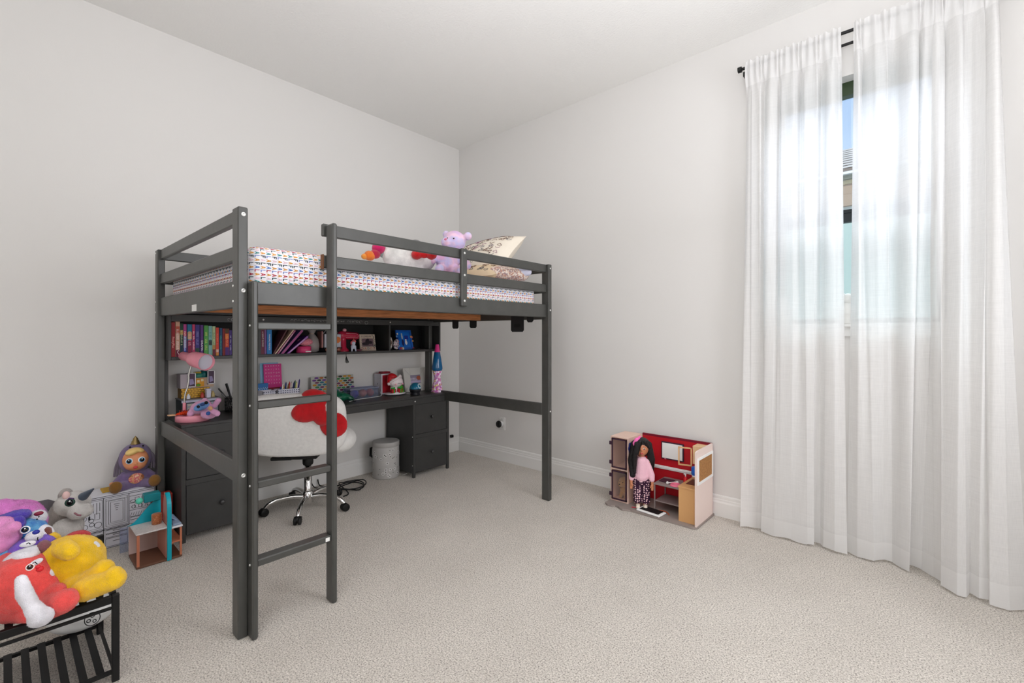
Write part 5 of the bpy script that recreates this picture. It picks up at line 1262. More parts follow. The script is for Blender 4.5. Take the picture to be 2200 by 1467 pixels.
def polka():
    m = mat('polka_trousers', (54,24,50), rough=.85); nt = m.node_tree; b = nt.nodes['Principled BSDF']
    tc = nt.nodes.new('ShaderNodeTexCoord'); v = nt.nodes.new('ShaderNodeTexVoronoi'); v.inputs['Scale'].default_value = 68; v.inputs['Randomness'].default_value = .35
    r_ = nt.nodes.new('ShaderNodeValToRGB'); r_.color_ramp.interpolation = 'CONSTANT'; r_.color_ramp.elements[0].color = lin((240,200,206)); r_.color_ramp.elements[1].position = .36; r_.color_ramp.elements[1].color = lin((54,24,50))
    nt.links.new(tc.outputs['Object'], v.inputs['Vector']); nt.links.new(v.outputs['Distance'], r_.inputs['Fac']); nt.links.new(r_.outputs['Color'], b.inputs['Base Color']); return m
plush('trousers', [('c',(0,0,.20),(0,0,.175),.044,.042),('c',(-.026,0,.175),(-.027,0,.045),.034,.029),('c',(.026,0,.175),(.027,0,.045),.034,.029)], polka(), dl, .004, 3, .0006, local=True)
for sx in (-1, 1): plush('shoe', [('c',(.024*sx,-.004,.013),(.024*sx,-.046,.010),.0145,.0135),('e',(.024*sx,-.045,.012),(.014,.012,.012))], mat('cream_shoe', (238,224,206), rough=.5), dl, .003, 2, 0, local=True)
M_hair = mat('black_doll_hair', (16,12,14), rough=.45, spec=.5, bump=.6, bscale=70, stretch=(9,9,.6))
plush('hair', [('e',(0,.010,.420),(.056,.054,.046)),('e',(0,.026,.39),(.054,.036,.06)),('c',(-.045,.005,.42),(-.062,-.006,.31),.026,.030),('c',(-.062,-.006,.31),(-.058,-.034,.22),.030,.020),('c',(.046,.008,.42),(.062,.012,.32),.022,.026),('c',(.062,.012,.32),(.066,.02,.25),.026,.014),('c',(-.03,-.036,.43),(-.046,-.040,.33),.020,.018),('c',(-.046,-.038,.33),(-.044,-.046,.24),.018,.010),('c',(-.012,-.040,.445),(-.030,-.048,.37),.016,.013),('c',(.022,-.030,.445),(.044,-.022,.41),.014,.010)], M_hair, dl, .0035, 3, .0003, local=True)
hs = MB()
for k in range(2): hs.tube(spline([(-.014+.003*k,-.042,.455),(-.010+.005*k,-.053,.42),(-.010+.004*k,-.0535,.38),(-.008+.003*k,-.047,.35-.01*(k%3))]), .0008, 5)
hs.build('hair_strand', M_hair, dl, local=True)
MB().ell((.016,-.0470,.402), (.007,.004,.0065)).build('eye', mat('doll_eye_white', (240,236,230), rough=.2), dl, local=True)
MB().ell((.016,-.0500,.402), (.004,.0022,.0052)).build('iris', mat('doll_iris', (60,36,24), rough=.15), dl, local=True)
MB().tube([(.007,-.0475,.414),(.015,-.050,.417),(.024,-.0465,.414)], .0012, 5).build('eyebrow', M_hair, dl, local=True)
MB().ell((0,-.0505,.371), (.010,.004,.0042)).build('mouth', mat('doll_lips', (176,66,66), rough=.35), dl, local=True)
bw = plush('hair_bow', [('e',(-.034,-.036,.452),(.016,.009,.022),(0,.5,0)),('e',(-.044,-.034,.425),(.013,.009,.022),(0,-.4,0)),('e',(-.03,-.04,.438),.009),('e',(-.018,-.034,.47),(.009,.006,.018),(0,.7,0))], mat('pink_ribbon', (240,110,180), rough=.4), dl, .003, 2, 0, local=True)
# ============================================================ LEFT CORNER: KITCHEN BOX, BABY DOLL, CAFE, RACK
kx = thing('play_kitchen', 'white cardboard play kitchen with black line drawings against the wall', 'toy', (.1,-2.67,0))
KX, KY0, KY1, KH = .18, -2.842, -2.508, .298
M_card = mat('white_card', (214,214,222), rough=.7); M_line = mat('black_print_line', (30,30,36), rough=.7)
q = MB().box(.02,KX,KY0,KY1,.001,KH)
q.mi = 1; kw = KY1-KY0; TK_ = at(FX, (KX+.0004, KY0, 0)); lw = .0012
def ln_(pts, w=lw, closed=False): q.tube([TK_ @ Vector((u, v, 0)) for u, v in pts], w, 4, closed)
def rc(u0, v0, u1, v1, w=lw): ln_([(u0,v0),(u1,v0),(u1,v1),(u0,v1)], w, True)
def ci(u, v, a, b=None, w=lw): ln_([(u+a*math.cos(t), v+(b or a)*math.sin(t)) for t in [2*PI*i/16 for i in range(16)]], w, True)
U = [.004,.108,.215,kw-.004]
rc(.004,.004,kw-.004,.289,.0016)
for u in U[1:3]: ln_([(u,.004),(u,.280)], .0018)
ln_([(.004,.280),(kw-.004,.280)], .0014); ln_([(.004,.106),(kw-.004,.106)], .002); ln_([(.004,.113),(.21,.113)], .001)
rc(.010,.122,.102,.272)
for k, (u, v0, v1) in enumerate(((.02,.20,.262),(.032,.205,.262),(.05,.19,.262),(.066,.21,.262),(.08,.2,.262),(.092,.215,.262))): ln_([(u,v0),(u,v1)], .0014)
for u, v, a in ((.028,.188,.012),(.058,.172,.010),(.03,.142,.014),(.085,.142,.015),(.06,.150,.010)): ci(u,v,a)
rc(.072,.172,.092,.205); q.tube([TK_ @ Vector((.05,.195,0)),TK_ @ Vector((.05,.178,0))], .004, 6)
rc(.117,.122,.208,.272); rc(.128,.132,.197,.258); rc(.136,.140,.189,.250)
ln_([(.117,.262),(.208,.262)], .001)
for k, w_ in enumerate((.024,.018,.012,.008)): ln_([(.1625-w_/2,.236-.011*k),(.1625+w_/2,.236-.011*k)], .0013)
for v in (.262,.222,.182,.146): ln_([(.218,v),(kw-.006,v)], .0012)
for u in (.25,.28,.305): rc(u-.008,.226,u+.010,.250); rc(u-.009,.190,u+.008,.214)
for u in (.232,.262,.30): ci(u,.232,.012,.007); ci(u+.004,.200,.009)
for k in range(9): ln_([(.222+k*.011,.150),(.222+k*.011+.006,.168)], .001)
rc(.222,.128,.262,.142); rc(.268,.128,.322,.142)
for u0, u1 in ((.012,.102),(.116,.208),(.222,.322)):
    for v0, v1 in ((.082,.100),(.060,.078),(.010,.054)):
        if u0 < .1 and v0 == .06: continue
        rc(u0,v0,u1,v1); ln_([(u0+.03,v0+(v1-v0)*.6),(u1-.03,v0+(v1-v0)*.6)], .0014)
q.build('box', [M_card, M_line], kx)
tag(MB().box(.05,.14,-2.735,-2.625,.2985,.306,b=.002).build('envelope', mat('mustard_paper', (190,150,50), rough=.7)), 'flat mustard yellow packet on top of the play kitchen', 'packet')
# baby doll in a violet hooded suit
bd_ = thing('baby_doll', 'baby doll in a violet hooded suit with a gold horn sitting on the play kitchen', 'doll', (.10,-2.585,.2985))
hd = Vector((0.1002, -2.586, 0.4501)); by2 = Vector((0.1002, -2.586, 0.3418))
M_vio = fur('violet_fleece', (120,100,142)); M_fl = mat('baby_skin', (222,148,104), rough=.4)
to = (Vector((3.5,-3.1,1.0))-hd).normalized(); sd = Vector((-to.y, to.x, 0)).normalized()*-1; sd = Vector((to.y*-1, to.x, 0)).normalized()   # to = towards the room, sd = towards the bed
up_ = Vector((0,0,1))
def Q_(c, r, u, s): return Vector(c)+to*r+sd*s+up_*u
plush('hood', [('e',hd-to*.012+up_*.004,(.072,.079,.090))], M_vio, bd_, .005, 4, .0012)
fc = plush('face', [('e',hd+to*.028,(.060,.061,.064)),('e',hd+to*.045-up_*.024,(.05,.053,.038)),('e',Q_(hd,.094,-.022,0),(.008,.008,.007))], M_fl, bd_, .004, 3, 0)
plush('fringe', [('e',Q_(hd,.058,.048,-.014),(.035,.034,.019),(.35,0,0)),('e',Q_(hd,.055,.053,.016),(.03,.026,.013),(-.4,0,0))], mat('blond_hair', (240,206,130), rough=.5), bd_, .004, 3, 0)
for s in (-.027, .027): eye(bd_, Q_(hd,.0835,-.004,s), .0175, to+sd*(.25 if s > 0 else -.25), iris=(60,140,190), white=True)
MB().ell(Q_(hd,.095,-.042,0), (.007,.011,.008)).build('mouth', mat('doll_mouth', (206,70,76), rough=.3), bd_)
MB().ell(Q_(hd,.0965,-.042,0), (.003,.005,.0035)).build('mouth_hole', mat('dark_mouth', (90,20,24)), bd_)
MB().lathe([(.024,0),(.018,.010),(.019,.014),(.012,.024),(.013,.028),(.005,.040),(0,.046)], hd+up_*.089-to*.005, 20).build('horn', mat('old_gold', (150,128,84), rough=.35, metal=.7), bd_)
plush('body', [('e',by2-up_*.005,(.060,.068,.062)),('c',by2+sd*.05+up_*.02,by2+sd*.095+to*.03-up_*.02,.026,.022),('c',by2-sd*.05+up_*.02,by2-sd*.085+to*.045-up_*.015,.026,.022),('c',by2+sd*.03+to*.03-up_*.035,by2+sd*.065+to*.085-up_*.034,.03,.026),('c',by2-sd*.03+to*.03-up_*.035,by2-sd*.070+to*.080-up_*.036,.03,.026)], M_vio, bd_, .005, 4, .001)
M_bf = fur('bronze_foot', (140,98,44))
for s, k in ((.085,.105), (-.085,.098)): plush('foot', [('e',by2+sd*s+to*k-up_*(.024 if s > 0 else .030),(.018,.030,.034))], M_bf, bd_, .004, 3, .0008)
for s in (-1, 1):
    hp = by2+sd*(.10*s)+to*(.04 if s > 0 else .06)-up_*(.022 if s > 0 else .012)
    fb = [('e',hp,(.013,.014,.012))]+[('c',hp+to*.006+sd*(.004*(k-1.5)),hp+to*.022+sd*(.006*(k-1.5))-up_*.008,.0045,.0038) for k in range(4)]+[('c',hp-sd*s*.008,hp-sd*s*.016+to*.012,.005,.004)]
    plush('hand', fb, M_fl, bd_, .003, 2, 0)
pt = MB(); pt.ell(Q_(by2,.055,.0,.004), (.012,.036,.030))
pt.build('belly_patch', ramp_mat('iridescent', [(150,90,60),(226,170,120),(206,90,110),(240,214,170)], 40, rough=.25, bump=.1), bd_)
for s, dz in ((.083,.0), (-.080,-.02)):
    q = MB()
    for k in range(6): q.tube(spline([hd+sd*s*.85+up_*.03, hd+sd*s+sd*(.008*(k%3-1))+up_*(-.01+dz), hd+sd*s*1.02+sd*(.012*(k%3-1))+to*(.004*(k-2.5))+up_*(-.065+dz)]), .0055, 6)
    q.build('tassel', mat('grey_yarn', (112,102,116), rough=.9), bd_)
for s in (-.03,.042): MB().ell(Q_(hd,.045,.074,s*.8), .005).build('bead', M_dark, bd_)

# cafe toy
cf = thing('toy_cafe', 'small toy cafe counter with a teal arch and copper posts on the carpet', 'doll house', (.49,-2.56,0))
CX0, CX1, CY0, CY1, CH = .385, .592, -2.658, -2.468, .178
M_cop = mat('copper_paint', (190,116,86), rough=.4); M_teal = mat('teal_plastic', (20,160,178), rough=.3); M_brw = mat('brown_base', (110,74,56), rough=.5)
MB().box(CX0,CX1,CY0,CY1,.001,.012,b=.002).build('base', M_brw, cf)
AY = CY0+.128
MB().box(CX0+.02,CX1+.003,CY0-.002,AY,CH-.008,CH,b=.002).build('counter_top', mat('terrazzo', (206,200,198), rough=.4, var=.12, vscale=160), cf)
MB().box(CX1-.012,CX1-.001,CY0+.002,CY0+.013,.0125,CH-.0085).build('post', M_cop, cf)
for x in (CX1-.010, CX0+.02): MB().box(x,x+.009,CY1-.010,CY1-.001,.0125,CH-.020).build('post', M_cop, cf)
MB().box(CX0,CX0+.006,CY0,AY,.0125,CH-.0085).build('tile_wall', mat('pink_tile_wall', (206,180,172), rough=.5), cf)
MB().box(CX0+.006,CX1-.014,AY-.006,AY,.0125,CH-.0085).build('pink_wall', mat('salmon_wall', (206,142,124), rough=.5), cf)
ar = MB(); ao = [(-.10,.0125)] + [(-.10+.10-.10*math.cos(PI*i/12) if i < 7 else .0, 0) for i in ()]
AO = [(CX1+.004,.004),(CX1+.004,.265)] + [(CX1+.004-.045+.045*math.cos(a), .265+.075*math.sin(a)) for a in (PI/2*i/8 for i in range(1,9))] + [(CX0+.12,.335),(CX0+.10,.265),(CX0+.10,CH)]
# arch panel: salmon inner sheet with a teal rim
TA = Matrix(((1,0,0,0),(0,0,1,AY+.001),(0,1,0,0),(0,0,0,1)))
MB().prism([(x-.003,z) for x, z in AO[1:]]+[(CX1,CH)], .004, TA).build('arch_panel', mat('clear_salmon', (206,136,120), rough=.4), cf)
rim = [(CX1+.004,.004),(CX1+.004,.12)] + AO[1:-3]
inn, out = [], []
for i in range(len(rim)):
    a, b = Vector(rim[max(0,i-1)]), Vector(rim[min(len(rim)-1,i+1)]); d = (b-a).normalized(); n_ = Vector((d.y,-d.x))*.0055
    inn.append(Vector(rim[i])-n_); out.append(Vector(rim[i])+n_)
rm = MB(); nr_ = len(rim)
rv = [Vector((p.x,y,p.y)) for y in (AY-.004,AY+.014) for p in inn+out]
rf_ = []
for i in range(nr_-1):
    A, B, c2, d2 = i, i+1, nr_+i+1, nr_+i; o2 = 2*nr_
    rf_ += [(A,B,c2,d2),(d2+o2,c2+o2,B+o2,A+o2),(A,A+o2,B+o2,B),(c2,c2+o2,d2+o2,d2)]
rf_ += [(0,nr_,3*nr_,2*nr_),(nr_-1,3*nr_-1,4*nr_-1,2*nr_-1)]
rm.add(rv, rf_)
rm.build('arch_rim', M_teal, cf)
sc_ = [(CY0-.012,CH+.0005)] + [(CY0-.012+.125*t, CH+.002+.105*(t*t*(3-2*t))) for t in [i/10 for i in range(11)]] + [(AY-.001,CH+.12),(AY-.001,CH+.0005)]
MB().prism(sc_, .005, at(FX, (CX0+.05,0,0))).build('curved_screen', M_teal, cf)
MB().box(CX0+.02,CX0+.075,AY-.075,AY-.004,CH+.108,CH+.150,b=.003).build('awning_box', mat('teal_dark', (24,130,140), rough=.35), cf)
MB().ell((CX0+.07,AY-.095,CH+.125), .016).build('finial', mat('mint', (96,206,180), rough=.35), cf)
MB().box(CX0+.01,CX1+.003,AY+.016,CY1+.003,CH-.018,CH-.008,b=.003).build('side_counter', mat('white_counter', (222,222,226), rough=.4), cf)
MB().box(CX0+.01,CX1-.002,AY+.016,CY1,.085,.092).build('side_shelf', M_cop, cf)
gq = MB().box(.352,.358,-2.690,-2.655,.02,.15); gq.build('clear_wing', M_clear, cf)
ty = thing('toy_tray', 'clear pale blue toy tray on the side counter of the cafe', 'toy', (.5,-2.49,CH-.008))
MB().box(CX0+.03,CX1-.004,AY+.022,CY1-.002,CH-.0075,CH+.004,b=.003).build('tray', glass_mat('pale_blue_plastic', (196,214,236), .1, .1, .45), ty)
MB(Matrix.Translation((CX0+.10,CY1-.012,CH+.004)) @ Matrix.Rotation(.9, 4, 'X')).box(-.03,.05,-.003,.003,0,.045).build('lid_flap', glass_mat('pale_blue_plastic', (196,214,236)), ty)
jr = thing('toy_jar', 'brown glitter filled toy jar on the white cafe counter', 'toy', (.5,-2.56,CH))
MB().lathe([(.021,0),(.022,.002),(.022,.050),(.020,.052),(0,.052)], (.50,-2.560,CH+.0005), 24).build('jar', ramp_mat('copper_grains', [(120,66,40),(196,120,76),(150,84,52),(226,160,110)], 150, rough=.4, bump=.2), jr)
tag(MB().box(.22,.29,-2.535,-2.447,.001,.262,b=.002).build('red_box', mat('brick_red_box', (150,46,36), rough=.5)), 'brick red box standing behind the toy cafe', 'box')

# metal rack
rk = thing('shoe_rack', 'low black metal slatted rack holding plush toys', 'rack', (1.28,-2.98,0))
RX0, RX1, RY0_, RY1_ = 1.09, 1.474, -3.14, -2.838
def zt(x): return .292+(RX1-x)/(RX1-RX0)*.092
ph_ = {}
for x0, x1, zz in ((RX1-.018,RX1,.294),(RX0,RX0+.018,.386)):
    for y0, y1 in ((RY0_,RY0_+.020),(RY1_-.020,RY1_)): MB().box(x0,x1,y0,y1,0,zz,b=.002).build('leg', M_bmetal, rk)
MB().box(RX1-.018,RX1,RY0_+.020,RY1_-.020,.268,.293,b=.002).build('front_rail', M_bmetal, rk)
MB().box(RX1-.013,RX1-.004,RY0_+.020,RY1_-.020,.246,.256,b=.002).build('front_rail', M_bmetal, rk)
MB().box(RX0,RX0+.016,RY0_+.020,RY1_-.020,.35,.385,b=.002).build('rear_rail', M_bmetal, rk)
def slantbar(y0, y1, z_off0, z_off1, x0, x1, name):
    vs = [(x, y, zt(x)+z) for x in (x0, x1) for y in (y0, y1) for z in (z_off0, z_off1)]
    MB().add(vs, [(0,1,3,2),(4,6,7,5),(0,4,5,1),(2,3,7,6),(0,2,6,4),(1,5,7,3)]).build(name, M_bmetal, rk)
for y0 in (RY0_+.006, RY1_-.022): slantbar(y0, y0+.016, -.024, -.002, RX0+.022, RX1-.022, 'side_rail')
for k in range(6):
    y = RY0_+.048+k*.0412
    slantbar(y-.009, y+.009, -.012, -.006, RX0+.016, RX1-.020, 'slat')
    MB().box(RX0+.010, RX1-.004, y-.010, y+.010, .040, .045).build('lower_slat', M_bmetal, rk)
MB().box(RX1-.016,RX1-.004,RY0_+.020,RY1_-.020,.028,.0395).build('lower_rail', M_bmetal, rk)
MB().box(RX0+.004,RX0+.016,RY0_+.020,RY1_-.020,.028,.0395).build('lower_rail', M_bmetal, rk)
for y in (RY0_+.010, RY1_-.018): MB().box(RX0+.022,RX1-.022,y,y+.008,.034,.046).build('lower_side_rail', M_bmetal, rk)
# white case on the lower shelf
ws = thing('white_case', 'rounded white case with a round emblem on the lower shelf of the rack', 'case', (1.13,-2.93,.046))
wcc = Vector((1.079, -2.898, 0.0885))
plush('shell', [('e',wcc,(.075,.100,.052)),('e',wcc+Vector((.015,.01,.02)),(.07,.092,.045))], mat('white_shell', (222,222,220), rough=.4), ws, .006, 6, 0)
MB().box(wcc.x-.04,wcc.x+.03,wcc.y-.05,wcc.y+.05,.0455,wcc.z-.03,b=.012).build('foot', M_black, ws)
n_ = Vector((.82,.05,.40)).normalized(); ec = Vector((1.21, -2.881, 0.1189)); q = MB()
tt = n_.orthogonal().normalized(); bt = n_.cross(tt)
q.tube([ec+tt*.022*math.cos(t)+bt*.022*math.sin(t) for t in [2*PI*i/20 for i in range(20)]], .0014, 5, True)
for a, r_ in ((.6,.010),(2.6,.009),(4.4,.008)): q.tube([ec+tt*(.011*math.cos(a)+r_*.6*math.cos(t))+bt*(.011*math.sin(a)+r_*.6*math.sin(t)) for t in [2*PI*i/12 for i in range(12)]], .0014, 5, True)
q.build('emblem', M_dark, ws)
# ---- plush toys heaped on the rack
PG = 'plush toys heaped on the black rack'
M_cor = fur('coral_fur', (236,84,80)); M_yel = fur('yellow_fur', (244,196,24)); M_wht = fur('white_plush_fur', (236,234,240))
cbn = thing('plush_rabbit', 'coral red plush rabbit with a long white ear at the front of the black rack', 'plush toy', (1.42,-3.03,.30), 0, PG)
plush('body', [('e',(1.399, -3.061, 0.3877),(.088,.096,.097)),('e',(1.431, -3.019, 0.3823),(.05,.045,.055)),('e',(1.398, -3.048, 0.3291),(.07,.09,.05)),
   ('c',(1.464, -3.016, 0.3437),(1.488, -2.995, 0.3641),.034,.032),('c',(1.511, -3.014, 0.3384),(1.565, -2.979, 0.3656),.036,.035),('c',(1.392, -3.08, 0.3146),(1.47, -3.05, 0.3213),.036,.026),('e',(1.348, -3.08, 0.4526),(.045,.05,.03))], M_cor, cbn, .005, 4, .0022)
plush('ear', [('c',(1.562, -3.069, 0.4656),(1.581, -3.062, 0.4291),.014,.020),('c',(1.581, -3.062, 0.4291),(1.588, -3.046, 0.3847),.020,.018),('c',(1.588, -3.046, 0.3847),(1.589, -3.031, 0.3502),.020,.026),('e',(1.59, -3.03, 0.3502),(.018,.030,.028))], M_wht, cbn, .004, 4, .0012)
plush('tuft', [('e',(1.382, -3.062, 0.4782),(.03,.045,.016),(.25,0,0)),('e',(1.408, -3.053, 0.4801),(.02,.03,.016))], M_wht, cbn, .004, 3, .002)
plush('muzzle', [('e',(1.447, -3.004, 0.4),(.020,.016,.036))], M_wht, cbn, .004, 3, .001)
plush('brow_patch', [('e',(1.518, -3.037, 0.4891),(.012,.017,.008),(.35,0,0))], M_wht, cbn, .003, 2, .0006)
eye(cbn, (1.543, -3.05, 0.4883), .010, (.75,-.1,.35), iris=(120,60,30), white=True)
MB().ell((1.546, -3.03, 0.4761), (.007,.009,.008)).ell((1.548, -3.034, 0.4842), (.005,.006,.006)).build('nose', mat('red_nose', (206,30,40), rough=.4), cbn)
MB().tube([(1.54, -3.045, 0.4963),(1.545, -3.04, 0.5004),(1.547, -3.035, 0.4925)], .0012, 5).build('brow', M_dark, cbn)
yb_ = thing('teddy_bear', 'bright yellow teddy bear lying on its face at the right end of the black rack', 'plush toy', (1.36,-2.92,.31), 0, PG)
plush('body', [('e',(1.379, -2.958, 0.4132),(.088,.098,.086)),('e',(1.395, -2.93, 0.3862),(.07,.07,.075)),('e',(1.291, -2.996, 0.4681),.030),('c',(1.466, -2.974, 0.4927),(1.495, -2.962, 0.4856),.030,.026),
   ('e',(1.457, -2.928, 0.3579),(.065,.065,.045)),('c',(1.484, -2.917, 0.3725),(1.507, -2.883, 0.4068),.032,.030),('c',(1.53, -2.93, 0.3675),(1.587, -2.866, 0.3946),.036,.032),('e',(1.585, -2.868, 0.4006),(.03,.028,.034))], M_yel, yb_, .005, 4, .0024)
plush('muzzle', [('e',(1.409, -2.897, 0.4308),(.018,.020,.042))], M_wht, yb_, .004, 3, .001)
plush('tail_tuft', [('e',(1.347, -2.933, 0.4779),(.03,.036,.022))], fur('red_heart_fur', (196,20,36)), yb_, .004, 3, .001)
bl_ = thing('teddy_bear', 'blue and white teddy bear with a purple tuft behind the coral rabbit', 'plush toy', (1.25,-3.05,.35), 0, PG)
M_blu = fur('blue_fur', (60,130,206), (110,180,226), 30)
plush('body', [('e',(1.246, -3.05, 0.5026),(.050,.054,.050)),('e',(1.236, -3.059, 0.4316),(.07,.08,.06)),('e',(1.303, -3.093, 0.4622),(.04,.04,.03))], M_blu, bl_, .005, 4, .002)
plush('muzzle', [('e',(1.341, -3.035, 0.5145),(.018,.022,.018))], M_wht, bl_, .004, 3, .001)
plush('tuft', [('e',(1.251, -3.072, 0.5689),(.030,.036,.018)),('e',(1.241, -3.095, 0.5605),(.030,.044,.018)),('e',(1.3, -3.069, 0.5564),(.016,.018,.026))], fur('indigo_tuft', (84,66,176)), bl_, .004, 3, .003)
eye(bl_, (1.333, -3.055, 0.5402), .0125, (.8,-.1,.3), iris=(30,70,110), white=True)
MB().ell((1.377, -3.032, 0.5378), (.007,.009,.007)).build('nose', mat('navy_nose2', (36,44,140), rough=.4), bl_)
MB().tube([(1.381, -3.028, 0.5213),(1.38, -3.029, 0.5152),(1.379, -3.027, 0.5098)], .0014, 5).build('mouth', M_dark, bl_)
pb_ = thing('teddy_bear', 'pink shaggy teddy bear at the back left of the black rack', 'plush toy', (1.13,-3.07,.38), 0, PG)
plush('body', [('e',(1.077, -3.081, 0.5152),(.080,.084,.062)),('e',(1.131, -3.046, 0.5291),(.042,.045,.046)),('e',(1.099, -3.088, 0.4639),(.09,.09,.06)),('e',(1.081, -3.104, 0.571),(.03,.03,.02)),('e',(1.165, -3.028, 0.5133),(.03,.035,.04))], fur('hot_pink_fur', (224,130,206)), pb_, .006, 4, .004)
plush('muzzle', [('e',(1.239, -3.023, 0.5462),(.020,.024,.024))], M_wht, pb_, .004, 3, .001)
MB().ell((1.274, -3.022, 0.568), (.007,.012,.007)).build('nose', mat('wine_nose', (120,24,50), rough=.4), pb_)
for p in ((1.28, -3.022, 0.5586), (1.275, -3.026, 0.5503)): MB().ell(p, .0022, None, 8, 6).build('freckle', M_dark, pb_)
pk_ = thing('plush_rabbit', 'smooth pink plush rabbit at the left edge of the rack behind the coral one', 'plush toy', (1.33,-3.1,.33), 0, PG)
plush('body', [('e',(1.297, -3.111, 0.5269),(.048,.052,.062)),('e',(1.246, -3.118, 0.4404),(.05,.05,.06)),('c',(1.328, -3.098, 0.5462),(1.348, -3.08, 0.5611),.021,.018)], fur('baby_pink_fur', (234,150,206)), pk_, .005, 4, .0016)
pu_ = thing('teddy_bear', 'purple teddy bear squeezed between the coral rabbit and the yellow bear', 'plush toy', (1.28,-3.0,.34), 0, PG)
plush('body', [('e',(1.327, -3.038, 0.4747),(.050,.058,.036)),('e',(1.315, -3.029, 0.4305),(.05,.05,.05))], fur('purple_fur', (128,88,206)), pu_, .005, 3, .0016)
plush('brow_patch', [('e',(1.378, -3.05, 0.5066),(.010,.020,.009))], M_wht, pu_, .003, 2, .0005)
MB().tube([(1.389, -3.053, 0.5112),(1.397, -3.049, 0.5151),(1.398, -3.045, 0.5097)], .0014, 5).build('brow', M_dark, pu_)
plush('paw', [('e',(1.383, -3.015, 0.478),(.022,.020,.030))], fur('mauve_brown_fur', (136,86,92)), pu_, .004, 3, .001)
wb_ = thing('plush_toy', 'white plush paw with a brown edge beside the blue bear', 'plush toy', (1.22,-2.98,.36), 0, PG)
plush('body', [('e',(1.272, -3.013, 0.4903),(.028,.030,.036)),('e',(1.259, -3.012, 0.4507),(.035,.035,.04))], M_wht, wb_, .004, 3, .001)
plush('edge', [('c',(1.283, -3.004, 0.5062),(1.288, -2.999, 0.4712),.014,.014)], fur('brown_edge', (120,70,60)), wb_, .004, 2, .0006)
# unicorn sitting on the carpet behind the rack
un = thing('plush_unicorn', 'grey and white plush unicorn with a dark horn sitting behind the rack', 'plush toy', (.66,-2.87,0))
M_ugr = fur('taupe_fur', (156,147,142)); M_uwh = fur('offwhite_fur', (222,218,214))
hu = Vector((0.7682, -2.901, 0.4424))
plush('body', [('e',(0.6609, -2.943, 0.333),(.088,.09,.085)),('c',(0.6841, -2.936, 0.3577),(0.7393, -2.913, 0.4104),.068,.060),('e',(0.6547, -2.949, 0.2467),(.10,.10,.11)),('e',(0.6547, -2.949, 0.1),(.12,.12,.10)),('c',(0.6917, -2.969, 0.1543),(0.7982, -2.981, 0.1472),.06,.045),('c',(0.7517, -2.916, 0.1543),(0.8846, -2.904, 0.1569),.06,.045)], M_ugr, un, .007, 4, .003)
plush('head', [('e',hu,(.056,.060,.052)),('e',(0.854, -2.884, 0.4256),(.036,.042,.030)),('e',(0.8618, -2.871, 0.4336),(.022,.026,.026)),('c',hu,(0.8471, -2.884, 0.4277),.05,.034)], M_uwh, un, .005, 4, .002)
plush('chest', [('e',(0.7949, -2.917, 0.3504),(.05,.052,.045))], M_uwh, un, .006, 3, .003)
plush('ear', [('e',(0.7597, -2.922, 0.4842),(.016,.024,.028))], fur('ear_grey', (176,168,164)), un, .004, 3, .0008)
plush('ear_lining', [('e',(0.796, -2.923, 0.4911),(.010,.013,.018))], mat('pink_lining', (226,190,186), rough=.8), un, .003, 2, 0)
h0, h1 = Vector((0.8559, -2.876, 0.4869)), Vector((0.9182, -2.847, 0.5292)); hd_ = (h1-h0); hl = hd_.length
MB().lathe([(.017-.016*k/12+(.0016 if k % 2 else 0), hl*k/12) for k in range(13)], h0, 16, hd_).build('horn', mat('slate_horn', (84,96,112), rough=.3, metal=.4), un)
eye(un, (0.9237, -2.92, 0.4919), .021, (.85,-.15,.15), iris=(40,70,60), pr=.55)
MB().tube([(0.9172, -2.931, 0.499),(0.9382, -2.923, 0.5133),(0.9439, -2.91, 0.5092)], .003, 6).build('eyelash', mat('violet_lash', (80,60,100), rough=.7), un)
MB().tube([(0.9053, -2.905, 0.4393),(0.9318, -2.899, 0.4368),(0.939, -2.889, 0.4337)], .0034, 6).build('mouth', mat('mauve_mouth', (150,100,110), rough=.7), un)
q = MB(); w0 = Vector((0.7253, -2.953, 0.386)); wo = [(-.075,.075),(-.06,.085),(-.02,.085),(.02,.06),(.03,.0),(.01,-.045),(-.02,-.03),(-.035,.0),(-.06,.03)]
TW = Matrix.Translation(w0) @ FX @ Matrix.Rotation(.0, 4, 'Z')
q.prism(wo, .008, TW); q.mi = 1
for k in range(3): q.tube([TW @ Vector((-.05+.02*k+.012*k*math.sin(t), .06-.03*t-.008*k, .0085)) for t in (0,.5,1,1.6,2.1)], .003, 5)
q.build('wing', [mat('dark_grey_wing', (92,88,92), rough=.6), mat('mauve_vein', (150,120,150), rough=.6)], un)

for o_ in list(COL.objects):
    if o_.type != 'MESH' or o_.parent is None: continue
    rn = o_.parent.name.split('.')[0]
    if rn in ('plush_rabbit','teddy_bear','plush_unicorn','plush_puppy') and o_.name.split('.')[0] in ('body','head','chest','tuft','muzzle','paw','edge','tail_tuft','ear'):
        ar_ = sum(pl__.area for pl__ in o_.data.polygons)
        big_ = rn == 'plush_unicorn' or 'pink shaggy' in o_.parent['label']
        strands(o_, int(min(40000, 330000*ar_)), .0022 if big_ else .0012, seed=len(o_.name))
strands(bk, 60000, .0013, 3); strands([c for c in chair.children if c.name.startswith('seat') and 'plate' not in c.name][0], 50000, .0013, 4)

# ============================================================ LIGHT, WORLD, CAMERA
def area(name, loc, rot, sx, sy, power, col=(1,1,1)):
    l = bpy.data.lights.new(name, 'AREA'); l.shape = 'RECTANGLE'; l.size = sx; l.size_y = sy; l.energy = power; l.color = col
    o = bpy.data.objects.new(name, l); o.location = loc; o.rotation_euler = rot; COL.objects.link(o); return o
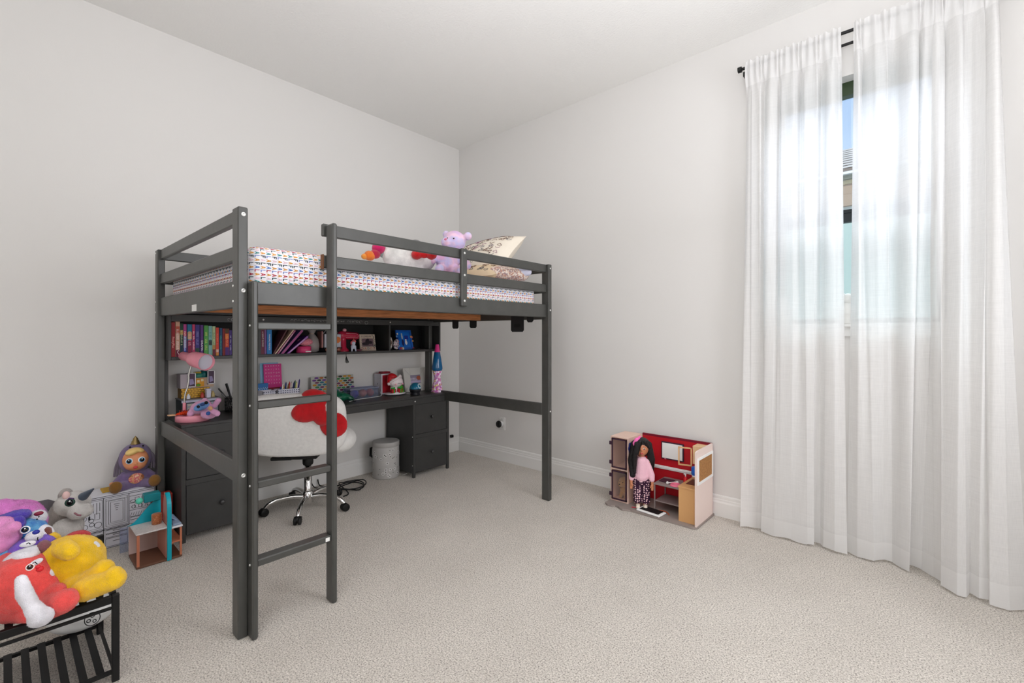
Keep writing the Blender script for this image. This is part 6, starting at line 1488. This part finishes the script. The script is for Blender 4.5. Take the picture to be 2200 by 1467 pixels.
# daylight falling in through the window from the open sky above the neighbour's roof
area('window_daylight', (3.25, 1.15, 3.55), (math.radians(-52), 0, 0), 2.0, 1.2, 95, (.985,1,1.06))
# ceiling lamp in the middle of the room, photographer's light bounced off the ceiling, added fill lamps at the windowless side and back walls
pl_ = bpy.data.lights.new('ceiling_lamp', 'POINT'); pl_.energy = 14; pl_.shadow_soft_size = .16; pl_.color = (1,1,1)
po = bpy.data.objects.new('ceiling_lamp', pl_); po.location = (2.5,-2.9,2.55); COL.objects.link(po)
area('bounce_light', (3.3,-2.3,1.9), (math.radians(180),0,0), 1.2, 1.2, 38, (.985,1,1.06))
area('side_daylight', (4.62,-1.45,1.65), (0,math.radians(90),math.radians(24)), 1.5, 1.9, 52, (.985,1,1.06))  # added fill lamp standing in for window light; this wall has no opening
area('room_daylight', (4.0,-4.6,1.5), (math.radians(90),0,0), 1.2, 1.7, 24, (.985,1,1.06))  # added soft fill from behind the camera, no real source there
su = bpy.data.lights.new('sun', 'SUN'); su.energy = 2.2; su.angle = math.radians(1)
so = bpy.data.objects.new('sun', su); so.rotation_euler = (math.radians(58), 0, math.radians(-20)); COL.objects.link(so)
wd = bpy.data.worlds.new('sky'); SC.world = wd; wd.use_nodes = True; nt = wd.node_tree; bg = nt.nodes['Background']
tc = nt.nodes.new('ShaderNodeTexCoord'); sp = nt.nodes.new('ShaderNodeSeparateXYZ'); rp = nt.nodes.new('ShaderNodeValToRGB')
nt.links.new(tc.outputs['Generated'], sp.inputs[0]); nt.links.new(sp.outputs['Z'], rp.inputs[0]); nt.links.new(rp.outputs[0], bg.inputs[0])
rp.color_ramp.elements[0].position = .15; rp.color_ramp.elements[0].color = lin((214,232,252)); rp.color_ramp.elements[1].position = .7; rp.color_ramp.elements[1].color = lin((128,184,250))
bg.inputs[1].default_value = 1.0
cd = bpy.data.cameras.new('camera'); cam = bpy.data.objects.new('camera', cd); COL.objects.link(cam)
cd.sensor_width = 36; cd.sensor_fit = 'HORIZONTAL'; cd.lens = 36*982.5/2200; cd.shift_y = -16/2200; cd.clip_start = .05
cam.location = (3.506, -3.107, 1.177)
cam.rotation_euler = (math.radians(90), 0, math.atan2(.667, .745))
SC.camera = cam
SC.view_settings.view_transform = 'Standard'; SC.view_settings.look = 'None'; SC.view_settings.gamma = 1.0; SC.view_settings.use_curve_mapping = False
SC.view_settings.exposure = 0.06
SC.cycles.use_denoising = True
SC.cycles.max_bounces = 10; SC.cycles.diffuse_bounces = 6; SC.cycles.transparent_max_bounces = 16; SC.cycles.sample_clamp_indirect = 4
